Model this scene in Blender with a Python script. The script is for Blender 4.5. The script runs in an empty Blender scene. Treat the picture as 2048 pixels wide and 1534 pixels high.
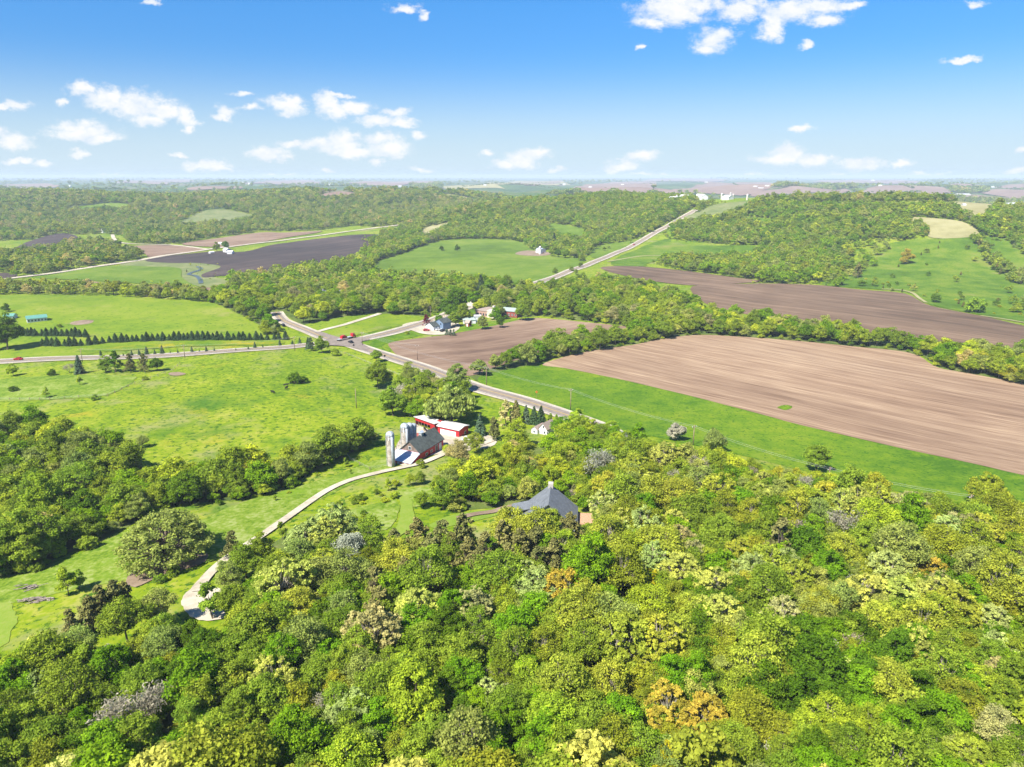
import bpy, bmesh, math, random
import numpy as np
from mathutils import Vector, Matrix
from mathutils.geometry import delaunay_2d_cdt

R = math.radians
random.seed(7)
rng = np.random.default_rng(7)
scene = bpy.context.scene
COL = scene.collection

# ------------------------------------------------------------------ camera
H = 105.0
PITCH = R(16.3)
F = 1420.0                      # focal length in pixels of the 2048 px wide photograph
cam_d = bpy.data.cameras.new('camera')
cam = bpy.data.objects.new('camera', cam_d)
COL.objects.link(cam)
cam.location = (0, 0, H)
cam.rotation_euler = (R(90) - PITCH, 0, 0)
cam_d.sensor_width = 36.0
cam_d.lens = 36.0 * F / 2048.0
cam_d.clip_start = 1.0
cam_d.clip_end = 80000.0
scene.camera = cam
SP, CP = math.sin(PITCH), math.cos(PITCH)

# ------------------------------------------------------------------ render settings
scene.render.engine = 'CYCLES'
cy = scene.cycles
cy.max_bounces = 6; cy.diffuse_bounces = 4; cy.glossy_bounces = 1
cy.transmission_bounces = 4; cy.transparent_max_bounces = 4; cy.volume_bounces = 0
cy.caustics_reflective = False; cy.caustics_refractive = False
cy.use_denoising = True
scene.view_settings.view_transform = 'Standard'
scene.view_settings.look = 'None'
scene.view_settings.exposure = 1.28
scene.view_settings.gamma = 1.0

# ------------------------------------------------------------------ sun and sky
SUN_EL, SUN_AZ = R(51), R(-138)             # azimuth measured clockwise from +Y: the sun stands behind the camera's left shoulder
sun_vec = Vector((math.sin(SUN_AZ) * math.cos(SUN_EL), math.cos(SUN_AZ) * math.cos(SUN_EL), math.sin(SUN_EL)))
sd = bpy.data.lights.new('sun', 'SUN')
sd.energy = 4.6; sd.angle = R(0.53); sd.color = (1.0, 0.955, 0.87)
sun = bpy.data.objects.new('sun', sd); COL.objects.link(sun)
sun.rotation_euler = sun_vec.to_track_quat('Z', 'Y').to_euler()
sun.location = (0, 0, 300)


def nd(nt, typ, **kw):
    n = nt.nodes.new(typ)
    for k, v in kw.items():
        if k.startswith('i_'):
            key = k[2:]
            key = int(key) if key.isdigit() else key.replace('_', ' ')
            n.inputs[key].default_value = v
        else:
            setattr(n, k, v)
    return n


def px_dir(x, y):
    u = (x - 1024.0) / F; v = (y - 767.0) / F
    return (u, CP - SP * v, -SP - CP * v)


CLOUDS = [  # centre x, centre y, half width, half height of each puff, in photo pixels -> sky directions
 (165,180,36,18),(215,200,46,26),(275,210,60,32),(330,222,40,20),(370,235,22,26),(300,238,40,14),(372,258,16,8),
 (36,206,34,12),(0,212,26,9),(150,250,56,13),(165,264,76,20),(205,278,42,10),(30,284,40,17),(-5,262,30,14),
 (162,306,24,8),(35,320,32,6),(90,327,26,5),(408,330,48,12),(430,338,40,8),(455,223,20,15),(447,232,24,8),(487,188,30,6),
 (570,203,42,16),(585,218,30,18),(655,205,26,24),(668,222,28,20),(705,212,44,15),(500,214,24,8),(124,210,16,7),
 (760,238,54,13),(800,246,36,9),(795,222,30,9),(838,267,19,11),(533,307,46,15),(545,316,34,8),(690,283,40,24),(640,292,60,13),
 (700,303,60,15),(765,275,36,16),(780,298,46,18),(590,290,34,9),(756,322,14,7),(354,308,18,6),
 (1040,322,36,16),(1065,308,36,13),(1010,328,24,9),(975,308,18,7),(1112,342,20,7),(1285,312,36,13),(1245,333,36,12),(1230,340,22,8),
 (810,14,30,11),(850,30,12,11),(1580,306,40,18),(1565,318,64,12),(1625,320,44,14),(1720,328,50,13),(1800,328,26,9),(1595,256,26,9),
 (1345,15,80,34),(1300,48,34,16),(1400,10,56,20),(1360,30,60,24),(1480,20,48,24),(1510,4,30,14),(1430,82,42,28),(1415,96,34,14),(1450,70,30,18),
 (1580,20,66,30),(1640,8,76,20),(1540,62,30,22),(1545,40,34,26),(1650,42,40,16),(1700,12,30,10),(1615,92,20,9),(1275,97,8,7),
 (1925,120,36,6),(310,4,20,6),(1950,4,20,8),(672,190,40,5),(1500,352,50,6),(1680,352,40,6),
 (1850,350,40,5),(560,350,40,5),(2045,298,14,7),(2040,345,36,7),(1310,352,60,5),(200,352,60,4),(655,342,16,6),(845,338,26,6),
]

world = bpy.data.worlds.new('World')
scene.world = world
world.use_nodes = True
nt = world.node_tree
nt.nodes.clear()
out = nd(nt, 'ShaderNodeOutputWorld')
bg = nd(nt, 'ShaderNodeBackground'); bg.inputs['Strength'].default_value = 1.0
sky = nd(nt, 'ShaderNodeTexSky', sky_type='NISHITA')
sky.sun_disc = False
sky.sun_elevation = SUN_EL
sky.sun_rotation = SUN_AZ % (2 * math.pi)
sky.altitude = 250; sky.air_density = 1.0; sky.dust_density = 0.6; sky.ozone_density = 2.2
SKY_STRENGTH = 0.0545
skm = nd(nt, 'ShaderNodeVectorMath', operation='SCALE'); skm.inputs['Scale'].default_value = SKY_STRENGTH
hs = nd(nt, 'ShaderNodeHueSaturation'); hs.inputs['Saturation'].default_value = 1.42; hs.inputs['Value'].default_value = 1.0
nt.links.new(sky.outputs[0], hs.inputs['Color'])
tint = nd(nt, 'ShaderNodeVectorMath', operation='MULTIPLY'); tint.inputs[1].default_value = (0.62, 1.0, 1.30)
nt.links.new(hs.outputs[0], tint.inputs[0]); nt.links.new(tint.outputs[0], skm.inputs[0])
tc = nd(nt, 'ShaderNodeTexCoord')
sep = nd(nt, 'ShaderNodeSeparateXYZ')
nt.links.new(tc.outputs['Generated'], sep.inputs[0])
low = nd(nt, 'ShaderNodeMapRange'); low.inputs['From Min'].default_value = 0.0; low.inputs['From Max'].default_value = 0.22
nt.links.new(sep.outputs['Z'], low.inputs['Value'])
lowmix = nd(nt, 'ShaderNodeMix', data_type='RGBA'); lowmix.inputs['A'].default_value = (0.50, 0.56, 0.75, 1); lowmix.inputs['B'].default_value = (1.5, 1.13, 1.02, 1)
nt.links.new(low.outputs[0], lowmix.inputs['Factor'])
lowmul = nd(nt, 'ShaderNodeVectorMath', operation='MULTIPLY'); nt.links.new(skm.outputs[0], lowmul.inputs[0]); nt.links.new(lowmix.outputs['Result'], lowmul.inputs[1])
ymax = nd(nt, 'ShaderNodeMath', operation='MAXIMUM'); ymax.inputs[1].default_value = 0.02
nt.links.new(sep.outputs['Y'], ymax.inputs[0])
du = nd(nt, 'ShaderNodeMath', operation='DIVIDE'); dv = nd(nt, 'ShaderNodeMath', operation='DIVIDE')
nt.links.new(sep.outputs['X'], du.inputs[0]); nt.links.new(ymax.outputs[0], du.inputs[1])
nt.links.new(sep.outputs['Z'], dv.inputs[0]); nt.links.new(ymax.outputs[0], dv.inputs[1])
comb = nd(nt, 'ShaderNodeCombineXYZ')
nt.links.new(du.outputs[0], comb.inputs[0]); nt.links.new(dv.outputs[0], comb.inputs[1])
n1 = nd(nt, 'ShaderNodeTexNoise'); n1.inputs['Scale'].default_value = 26; n1.inputs['Detail'].default_value = 8; n1.inputs['Roughness'].default_value = 0.62
st = nd(nt, 'ShaderNodeVectorMath', operation='MULTIPLY'); st.inputs[1].default_value = (1, 1.5, 1)
nt.links.new(comb.outputs[0], st.inputs[0]); nt.links.new(st.outputs[0], n1.inputs['Vector'])
ws = nd(nt, 'ShaderNodeVectorMath', operation='SUBTRACT'); ws.inputs[1].default_value = (0.5, 0.5, 0.5)
nt.links.new(n1.outputs['Color'], ws.inputs[0])
wm = nd(nt, 'ShaderNodeVectorMath', operation='MULTIPLY'); wm.inputs[1].default_value = (0.05, 0.028, 0)
nt.links.new(ws.outputs[0], wm.inputs[0])
P = nd(nt, 'ShaderNodeVectorMath', operation='ADD')
nt.links.new(comb.outputs[0], P.inputs[0]); nt.links.new(wm.outputs[0], P.inputs[1])
last = None
for (cx, cyy, rx, ry) in CLOUDS:
    d = px_dir(cx, cyy); u0, v0 = d[0] / d[1], d[2] / d[1]
    d1 = px_dir(cx + rx, cyy); d2 = px_dir(cx, cyy - ry)
    su = 1.0 / abs(d1[0] / d1[1] - u0); sv = 1.0 / abs(d2[2] / d2[1] - v0)
    m = nd(nt, 'ShaderNodeVectorMath', operation='MULTIPLY_ADD')
    m.inputs[1].default_value = (su, sv, 0); m.inputs[2].default_value = (-u0 * su, -v0 * sv, 0)
    nt.links.new(P.outputs[0], m.inputs[0])
    l = nd(nt, 'ShaderNodeVectorMath', operation='LENGTH')
    nt.links.new(m.outputs[0], l.inputs[0])
    if last is None:
        last = l.outputs['Value']
    else:
        mn = nd(nt, 'ShaderNodeMath', operation='SMOOTH_MIN'); mn.inputs[2].default_value = 0.25
        nt.links.new(last, mn.inputs[0]); nt.links.new(l.outputs['Value'], mn.inputs[1])
        last = mn.outputs[0]
n2 = nd(nt, 'ShaderNodeTexNoise'); n2.inputs['Scale'].default_value = 72; n2.inputs['Detail'].default_value = 9; n2.inputs['Roughness'].default_value = 0.70
nt.links.new(st.outputs[0], n2.inputs['Vector'])
ed = nd(nt, 'ShaderNodeMath', operation='MULTIPLY_ADD'); ed.inputs[1].default_value = 1.65
nt.links.new(n2.outputs['Fac'], ed.inputs[0]); nt.links.new(last, ed.inputs[2])
mr = nd(nt, 'ShaderNodeMapRange', interpolation_type='SMOOTHSTEP')
mr.inputs['From Min'].default_value = 2.11; mr.inputs['From Max'].default_value = 1.10
mr.inputs['To Min'].default_value = 0.0; mr.inputs['To Max'].default_value = 0.97
nt.links.new(ed.outputs[0], mr.inputs['Value'])
gt = nd(nt, 'ShaderNodeMath', operation='GREATER_THAN'); gt.inputs[1].default_value = 0.05
nt.links.new(sep.outputs['Y'], gt.inputs[0])
dens = nd(nt, 'ShaderNodeMath', operation='MULTIPLY')
nt.links.new(mr.outputs[0], dens.inputs[0]); nt.links.new(gt.outputs[0], dens.inputs[1])
# thin whitish veil that thickens towards the horizon (humid air)
veil = nd(nt, 'ShaderNodeMapRange', interpolation_type='SMOOTHERSTEP')
veil.inputs['From Min'].default_value = 0.17; veil.inputs['From Max'].default_value = -0.02
veil.inputs['To Min'].default_value = 0.0; veil.inputs['To Max'].default_value = 0.88
nt.links.new(sep.outputs['Z'], veil.inputs['Value'])
vmix = nd(nt, 'ShaderNodeMix', data_type='RGBA')
vmix.inputs['B'].default_value = (0.298, 0.363, 0.415, 1)
nt.links.new(veil.outputs[0], vmix.inputs['Factor']); nt.links.new(lowmul.outputs[0], vmix.inputs['A'])
cmix = nd(nt, 'ShaderNodeMix', data_type='RGBA')
ccol = nd(nt, 'ShaderNodeMix', data_type='RGBA')
ccol.inputs['A'].default_value = (0.425, 0.425, 0.425, 1); ccol.inputs['B'].default_value = (0.315, 0.355, 0.41, 1)
shd = nd(nt, 'ShaderNodeMapRange'); shd.inputs['From Min'].default_value = 0.45; shd.inputs['From Max'].default_value = 0.72
nt.links.new(n1.outputs['Fac'], shd.inputs['Value']); nt.links.new(shd.outputs[0], ccol.inputs['Factor'])
nt.links.new(dens.outputs[0], cmix.inputs['Factor']); nt.links.new(vmix.outputs['Result'], cmix.inputs['A'])
nt.links.new(ccol.outputs['Result'], cmix.inputs['B'])
nt.links.new(cmix.outputs['Result'], bg.inputs['Color'])
nt.links.new(bg.outputs[0], out.inputs['Surface'])
world.cycles.sampling_method = 'MANUAL'
world.cycles.sample_map_resolution = 512

# ------------------------------------------------------------------ terrain height
def sstep(a, b, t):
    t = np.clip((t - a) / (b - a), 0, 1)
    return t * t * (3 - 2 * t)


HILLS = [  # x, y, sx, sy, amplitude
 (60, 40, 210, 135, 22), (230, 1640, 210, 190, 52), (-40, 1530, 150, 110, 24), (520, 1330, 215, 170, 53),
 (640, 980, 150, 125, 30), (880, 1180, 260, 180, 40), (-300, 560, 150, 75, 7), (-150, 350, 110, 80, 6),
 (-700, 1950, 420, 250, 26), (-1500, 2100, 500, 300, 30), (-150, 2300, 300, 250, 22),
]


def hgt(x, y):
    x = np.asarray(x, float); y = np.asarray(y, float)
    z = np.zeros(np.broadcast(x, y).shape)
    for (cx, cy_, sx, sy, a) in HILLS:
        z = z + a * np.exp(-((x - cx) / sx) ** 2 / 2 - ((y - cy_) / sy) ** 2 / 2)
    r = y + 0.0 * x
    pl = sstep(1700, 2900, r - 0.25 * x)
    z = z + 26 * pl
    f = sstep(1350, 2600, r) * (1 - 0.55 * sstep(4500, 8000, r))
    z = z + f * (17 * np.sin(x / 210 + 1.3 * np.sin(y / 330)) * np.cos(y / 260 + 0.8) + 13 * np.sin(x / 470 - y / 390 + 2.0)
                 + 8 * np.sin(x / 120 + y / 170) * np.sin(y / 140))
    z = z + 6 * sstep(7000, 12000, r) * (np.sin(x / 1900 + y / 2600) + 0.6 * np.sin(y / 1100 - x / 3100))
    n = 0.7 * np.sin(x / 37 + 0.6 * np.sin(y / 29)) * np.cos(y / 43) + 0.35 * np.sin(x / 17 + y / 23)
    z = z + n * (1 - sstep(900, 1500, r))
    return z


def at(px, py, dz=0.0):
    """the point of the ground (raised by dz) that the photograph shows at a pixel"""
    d = px_dir(px, py)
    ts = 60.0 * 1.012 ** np.arange(520)
    X = d[0] * ts; Y = d[1] * ts; Z = H + d[2] * ts
    g = Z - (hgt(X, Y) + dz)
    idx = np.nonzero(g < 0)[0]
    if len(idx) == 0:
        t = 24000.0
        return Vector((d[0] * t, d[1] * t, float(hgt(d[0] * t, d[1] * t))))
    i = idx[0]
    if i == 0: i = 1
    a, b = ts[i - 1], ts[i]
    for _ in range(22):
        m = 0.5 * (a + b)
        if H + d[2] * m - (hgt(d[0] * m, d[1] * m) + dz) < 0: b = m
        else: a = m
    t = 0.5 * (a + b)
    x, y = d[0] * t, d[1] * t
    return Vector((x, y, float(hgt(x, y))))


def project(x, y, z):
    """pixel of world points"""
    dz = z - H
    zc = y * CP - dz * SP
    yc = -(y * SP + dz * CP)
    zc = np.where(zc < 1, 1, zc)
    return 1024 + F * x / zc, 767 + F * yc / zc


def ground(x, y): return float(hgt(x, y))


# ------------------------------------------------------------------ materials
def mat(name):
    m = bpy.data.materials.new(name); m.use_nodes = True
    return m, m.node_tree, m.node_tree.nodes['Principled BSDF']


def ramp(nt, stops):
    r = nd(nt, 'ShaderNodeValToRGB')
    e = r.color_ramp.elements
    while len(e) < len(stops): e.new(0.5)
    for i, (p, c) in enumerate(stops):
        e[i].position = p; e[i].color = (c[0], c[1], c[2], 1)
    return r


def plain(name, col, rough=0.7, metal=0.0, var=0.12, scale=1.5):
    col = [c * 0.80 for c in col]
    m, t, b = mat(name)
    b.inputs['Roughness'].default_value = rough; b.inputs['Metallic'].default_value = metal
    b.inputs['Specular IOR Level'].default_value = 0.3
    tcn = nd(t, 'ShaderNodeTexCoord')
    n = nd(t, 'ShaderNodeTexNoise'); n.inputs['Scale'].default_value = scale; n.inputs['Detail'].default_value = 5
    t.links.new(tcn.outputs['Object'], n.inputs['Vector'])
    lo = [c * (1 - var * 1.6) for c in col]; hi = [min(1, c * (1 + var)) for c in col]
    r = ramp(t, [(0.3, lo), (0.7, hi)])
    t.links.new(n.outputs['Fac'], r.inputs[0]); t.links.new(r.outputs[0], b.inputs['Base Color'])
    return m


def ribbed(name, col, period=0.8, depth=0.35, rough=0.5, axis=0, var=0.1, spec=0.4):
    """sheet-metal or board cladding: fine repeated seams along an axis"""
    col = [c * 0.80 for c in col]
    m, t, b = mat(name)
    b.inputs['Roughness'].default_value = rough; b.inputs['Specular IOR Level'].default_value = spec
    tcn = nd(t, 'ShaderNodeTexCoord')
    sp = nd(t, 'ShaderNodeSeparateXYZ'); t.links.new(tcn.outputs['Object'], sp.inputs[0])
    fr = nd(t, 'ShaderNodeMath', operation='FRACT'); ml = nd(t, 'ShaderNodeMath', operation='MULTIPLY'); ml.inputs[1].default_value = 1.0 / period
    t.links.new(sp.outputs[axis], ml.inputs[0]); t.links.new(ml.outputs[0], fr.inputs[0])
    ls = nd(t, 'ShaderNodeMath', operation='LESS_THAN'); ls.inputs[1].default_value = 0.14
    t.links.new(fr.outputs[0], ls.inputs[0])
    n = nd(t, 'ShaderNodeTexNoise'); n.inputs['Scale'].default_value = 0.9; n.inputs['Detail'].default_value = 6
    t.links.new(tcn.outputs['Object'], n.inputs['Vector'])
    r = ramp(t, [(0.3, [c * (1 - var * 1.8) for c in col]), (0.7, [min(1, c * (1 + var)) for c in col])])
    t.links.new(n.outputs['Fac'], r.inputs[0])
    mx = nd(t, 'ShaderNodeMix', data_type='RGBA'); mx.inputs['B'].default_value = tuple(c * (1 - depth) for c in col) + (1,)
    t.links.new(ls.outputs[0], mx.inputs['Factor']); t.links.new(r.outputs[0], mx.inputs['A'])
    t.links.new(mx.outputs['Result'], b.inputs['Base Color'])
    return m


def leafmat(name, stops=None, vary=0.35, transl=0.44):
    """foliage: colour from the object's own colour (stops None) or from a range picked per tree"""
    m = bpy.data.materials.new(name); m.use_nodes = True
    t = m.node_tree; t.nodes.clear()
    o = nd(t, 'ShaderNodeOutputMaterial')
    oi = nd(t, 'ShaderNodeObjectInfo')
    if stops is None:
        src = oi.outputs['Color']
    else:
        r = ramp(t, stops); r.color_ramp.interpolation = 'LINEAR'
        t.links.new(oi.outputs['Random'], r.inputs[0]); src = r.outputs[0]
    geo = nd(t, 'ShaderNodeNewGeometry')
    n = nd(t, 'ShaderNodeTexNoise'); n.inputs['Scale'].default_value = 0.45; n.inputs['Detail'].default_value = 3
    t.links.new(geo.outputs['Position'], n.inputs['Vector'])
    # hue and value drift from clump to clump and leaf to leaf
    mrr = nd(t, 'ShaderNodeMapRange'); mrr.inputs['From Min'].default_value = 0.3; mrr.inputs['From Max'].default_value = 0.7
    mrr.inputs['To Min'].default_value = 1 - vary; mrr.inputs['To Max'].default_value = 1 + vary
    t.links.new(n.outputs['Fac'], mrr.inputs['Value'])
    rpi = nd(t, 'ShaderNodeMapRange'); rpi.inputs['To Min'].default_value = 0.70; rpi.inputs['To Max'].default_value = 1.28
    t.links.new(geo.outputs['Random Per Island'], rpi.inputs['Value'])
    mu = nd(t, 'ShaderNodeMath', operation='MULTIPLY'); t.links.new(mrr.outputs[0], mu.inputs[0]); t.links.new(rpi.outputs[0], mu.inputs[1])
    h = nd(t, 'ShaderNodeHueSaturation')
    hr = nd(t, 'ShaderNodeMapRange'); hr.inputs['To Min'].default_value = 0.508; hr.inputs['To Max'].default_value = 0.488
    hr.inputs['From Min'].default_value = 0.3; hr.inputs['From Max'].default_value = 0.7
    t.links.new(n.outputs['Fac'], hr.inputs['Value']); t.links.new(hr.outputs[0], h.inputs['Hue'])
    t.links.new(src, h.inputs['Color']); t.links.new(mu.outputs[0], h.inputs['Value'])
    df = nd(t, 'ShaderNodeBsdfDiffuse'); tr = nd(t, 'ShaderNodeBsdfTranslucent')
    t.links.new(h.outputs[0], df.inputs['Color']); t.links.new(h.outputs[0], tr.inputs['Color'])
    mx = nd(t, 'ShaderNodeMixShader'); mx.inputs[0].default_value = transl
    t.links.new(df.outputs[0], mx.inputs[1]); t.links.new(tr.outputs[0], mx.inputs[2])
    t.links.new(mx.outputs[0], o.inputs['Surface'])
    return m


def groundmat(name, stops, s1=0.02, s2=0.25, s3=1.6, w=(0.5, 0.3, 0.2), stretch=None, rot=0.0, rough=0.95, bump=0.35, extra=None):
    """ground cover seen from the air: three scales of noise into a colour range; stretch makes rows"""
    stops = [(p_, [c * 0.74 for c in q]) for p_, q in stops]
    if extra: extra = [(e[0], e[1], e[2], [c * 0.74 for c in e[3]]) for e in extra]
    m, t, b = mat(name)
    b.inputs['Roughness'].default_value = rough; b.inputs['Specular IOR Level'].default_value = 0.12
    tcn = nd(t, 'ShaderNodeTexCoord')
    src = tcn.outputs['Object']
    mp = nd(t, 'ShaderNodeMapping'); mp.inputs['Rotation'].default_value = (0, 0, -rot)
    t.links.new(src, mp.inputs['Vector'])
    acc = None
    for k, (s, wk) in enumerate(zip((s1, s2, s3), w)):
        n = nd(t, 'ShaderNodeTexNoise'); n.inputs['Scale'].default_value = s; n.inputs['Detail'].default_value = 4
        n.inputs['Roughness'].default_value = 0.6
        if stretch and k > 0:
            sm = nd(t, 'ShaderNodeVectorMath', operation='MULTIPLY'); sm.inputs[1].default_value = (1.0 / stretch, 1, 1)
            t.links.new(mp.outputs[0], sm.inputs[0]); t.links.new(sm.outputs[0], n.inputs['Vector'])
        else:
            t.links.new(mp.outputs[0], n.inputs['Vector'])
        a = nd(t, 'ShaderNodeMath', operation='MULTIPLY_ADD'); a.inputs[1].default_value = wk
        t.links.new(n.outputs['Fac'], a.inputs[0])
        if acc is None: a.inputs[2].default_value = 0.0
        else: t.links.new(acc, a.inputs[2])
        acc = a.outputs[0]
    r = ramp(t, stops)
    t.links.new(acc, r.inputs[0])
    colr = r.outputs[0]
    if extra:                                   # rare flecks of another colour
        for (es, lo, hi, ec) in extra:
            n = nd(t, 'ShaderNodeTexNoise'); n.inputs['Scale'].default_value = es; n.inputs['Detail'].default_value = 6; n.inputs['Roughness'].default_value = 0.7
            t.links.new(mp.outputs[0], n.inputs['Vector'])
            q = nd(t, 'ShaderNodeMapRange'); q.inputs['From Min'].default_value = lo; q.inputs['From Max'].default_value = hi
            t.links.new(n.outputs['Fac'], q.inputs['Value'])
            mx = nd(t, 'ShaderNodeMix', data_type='RGBA'); mx.inputs['B'].default_value = tuple(ec) + (1,)
            t.links.new(q.outputs[0], mx.inputs['Factor']); t.links.new(colr, mx.inputs['A']); colr = mx.outputs['Result']
    t.links.new(colr, b.inputs['Base Color'])
    if bump:
        bp = nd(t, 'ShaderNodeBump'); bp.inputs['Strength'].default_value = bump; bp.inputs['Distance'].default_value = 1.0
        t.links.new(acc, bp.inputs['Height']); t.links.new(bp.outputs[0], b.inputs['Normal'])
    return m


def dir_rot(p, q):
    a, b = at(*p), at(*q)
    return math.atan2(b.y - a.y, b.x - a.x)


G_PASTURE = groundmat('pasture_grass', [(0.39, (0.090, 0.175, 0.006)), (0.46, (0.170, 0.262, 0.006)), (0.53, (0.245, 0.315, 0.010)), (0.60, (0.35, 0.36, 0.05))],
                      s1=0.014, s2=0.11, s3=0.55, w=(0.36, 0.30, 0.34), extra=[(0.03, 0.53, 0.68, (0.30, 0.29, 0.11)), (0.012, 0.55, 0.66, (0.08, 0.18, 0.01)), (0.05, 0.60, 0.72, (0.36, 0.32, 0.02)), (0.42, 0.54, 0.60, (0.055, 0.13, 0.006))])
G_FAR = groundmat('far_countryside', [(0.34, (0.03, 0.075, 0.02)), (0.47, (0.06, 0.12, 0.03)), (0.54, (0.10, 0.17, 0.04)), (0.60, (0.22, 0.17, 0.12)), (0.68, (0.26, 0.19, 0.15))],
                  s1=0.0013, s2=0.006, s3=0.05, w=(0.5, 0.35, 0.15), bump=0)
G_HAY = groundmat('hill_pasture', [(0.38, (0.105, 0.190, 0.008)), (0.47, (0.165, 0.255, 0.010)), (0.54, (0.215, 0.29, 0.014)), (0.62, (0.28, 0.31, 0.05))],
                  s1=0.012, s2=0.07, s3=0.5, w=(0.5, 0.3, 0.2), extra=[(0.02, 0.60, 0.70, (0.07, 0.16, 0.015)), (0.3, 0.57, 0.63, (0.07, 0.16, 0.008)), (0.04, 0.6, 0.7, (0.27, 0.29, 0.06))])
G_CROP = groundmat('spring_crop', [(0.39, (0.058, 0.145, 0.005)), (0.47, (0.105, 0.205, 0.006)), (0.54, (0.155, 0.25, 0.008)), (0.62, (0.22, 0.28, 0.015))],
                   s1=0.015, s2=0.12, s3=0.9, w=(0.40, 0.30, 0.30), extra=[(0.06, 0.58, 0.74, (0.15, 0.25, 0.02)), (0.6, 0.56, 0.62, (0.03, 0.11, 0.004))])
G_FLOWER = groundmat('dandelion_meadow', [(0.40, (0.10, 0.20, 0.01)), (0.50, (0.16, 0.24, 0.012)), (0.56, (0.30, 0.29, 0.012)), (0.63, (0.42, 0.34, 0.02))], s1=0.04, s2=0.2, s3=1.0, w=(0.4, 0.3, 0.3))
G_BLUEGREEN = groundmat('rank_grass', [(0.40, (0.085, 0.165, 0.010)), (0.47, (0.150, 0.240, 0.014)), (0.53, (0.210, 0.290, 0.030)), (0.60, (0.31, 0.36, 0.10))],
                        s1=0.035, s2=0.2, s3=0.8, w=(0.34, 0.33, 0.33), extra=[(0.06, 0.56, 0.7, (0.17, 0.28, 0.015))])
G_FARGREEN = groundmat('valley_grass', [(0.38, (0.080, 0.145, 0.010)), (0.5, (0.130, 0.215, 0.014)), (0.6, (0.20, 0.26, 0.03))], s1=0.008, s2=0.05, s3=0.4, bump=0.2)
G_HILLGREEN = groundmat('slope_grass', [(0.38, (0.055, 0.115, 0.006)), (0.48, (0.095, 0.185, 0.008)), (0.55, (0.165, 0.24, 0.016)), (0.63, (0.25, 0.24, 0.06))],
                        s1=0.012, s2=0.06, s3=0.5, w=(0.45, 0.3, 0.25), extra=[(0.03, 0.66, 0.72, (0.3, 0.24, 0.15))])
G_FLOOR = groundmat('woodland_floor_litter', [(0.38, (0.06, 0.10, 0.02)), (0.5, (0.12, 0.17, 0.03)), (0.62, (0.20, 0.21, 0.07))], s1=0.05, s2=0.3, s3=2.0)
G_GRAVEL = groundmat('crushed_gravel', [(0.4, (0.42, 0.36, 0.26)), (0.5, (0.56, 0.49, 0.365)), (0.6, (0.66, 0.59, 0.46))], s1=0.08, s2=0.6, s3=3.0, bump=0.1)
G_DIRT = groundmat('bare_dirt', [(0.3, (0.14, 0.10, 0.065)), (0.5, (0.30, 0.22, 0.15)), (0.7, (0.45, 0.36, 0.26))], s1=0.1, s2=0.5, s3=2.5, bump=0.2)
G_TAN = groundmat('stubble_field', [(0.3, (0.24, 0.22, 0.09)), (0.5, (0.36, 0.33, 0.15)), (0.7, (0.46, 0.42, 0.24))], s1=0.02, s2=0.1, s3=0.6, bump=0.1)
G_MAUVE = groundmat('far_plowed_soil', [(0.3, (0.20, 0.135, 0.105)), (0.5, (0.29, 0.20, 0.155)), (0.7, (0.36, 0.26, 0.20))], s1=0.004, s2=0.02, s3=0.15, bump=0)
G_MOWN = groundmat('mown_grass', [(0.3, (0.15, 0.26, 0.02)), (0.5, (0.22, 0.31, 0.035)), (0.7, (0.31, 0.34, 0.08))], s1=0.05, s2=0.3, s3=1.2, bump=0.15)
G_MARSH = groundmat('marsh_grass', [(0.3, (0.10, 0.15, 0.04)), (0.5, (0.20, 0.23, 0.08)), (0.7, (0.29, 0.28, 0.13))], s1=0.03, s2=0.12, s3=0.6)
ROT1 = dir_rot((1385, 720), (2048, 850))
G_SOIL_A = groundmat('tilled_soil', [(0.38, (0.170, 0.104, 0.064)), (0.46, (0.280, 0.180, 0.112)), (0.53, (0.365, 0.248, 0.155)), (0.62, (0.51, 0.37, 0.23))],
                     s1=0.006, s2=0.16, s3=1.3, w=(0.26, 0.30, 0.44), stretch=34, rot=ROT1, bump=0.3)
G_SOIL_B = groundmat('dark_tilled_soil', [(0.38, (0.070, 0.046, 0.030)), (0.46, (0.128, 0.084, 0.054)), (0.53, (0.20, 0.132, 0.084)), (0.62, (0.31, 0.21, 0.135))],
                     s1=0.005, s2=0.10, s3=0.7, w=(0.36, 0.28, 0.36), stretch=26, rot=dir_rot((1420, 590), (2048, 675)), bump=0.25)
G_SOIL_C = groundmat('near_black_soil', [(0.39, (0.040, 0.031, 0.028)), (0.5, (0.072, 0.055, 0.048)), (0.61, (0.13, 0.095, 0.078))],
                     s1=0.006, s2=0.08, s3=0.4, w=(0.4, 0.35, 0.25), stretch=20, rot=dir_rot((420, 520), (740, 478)), bump=0.2)
G_SOIL_D = groundmat('brown_tilled_soil', [(0.38, (0.14, 0.086, 0.058)), (0.46, (0.23, 0.148, 0.097)), (0.53, (0.305, 0.205, 0.137)), (0.62, (0.38, 0.28, 0.19))],
                     s1=0.01, s2=0.14, s3=1.0, w=(0.28, 0.30, 0.42), stretch=24, rot=dir_rot((800, 700), (1200, 650)), bump=0.3)


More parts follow.
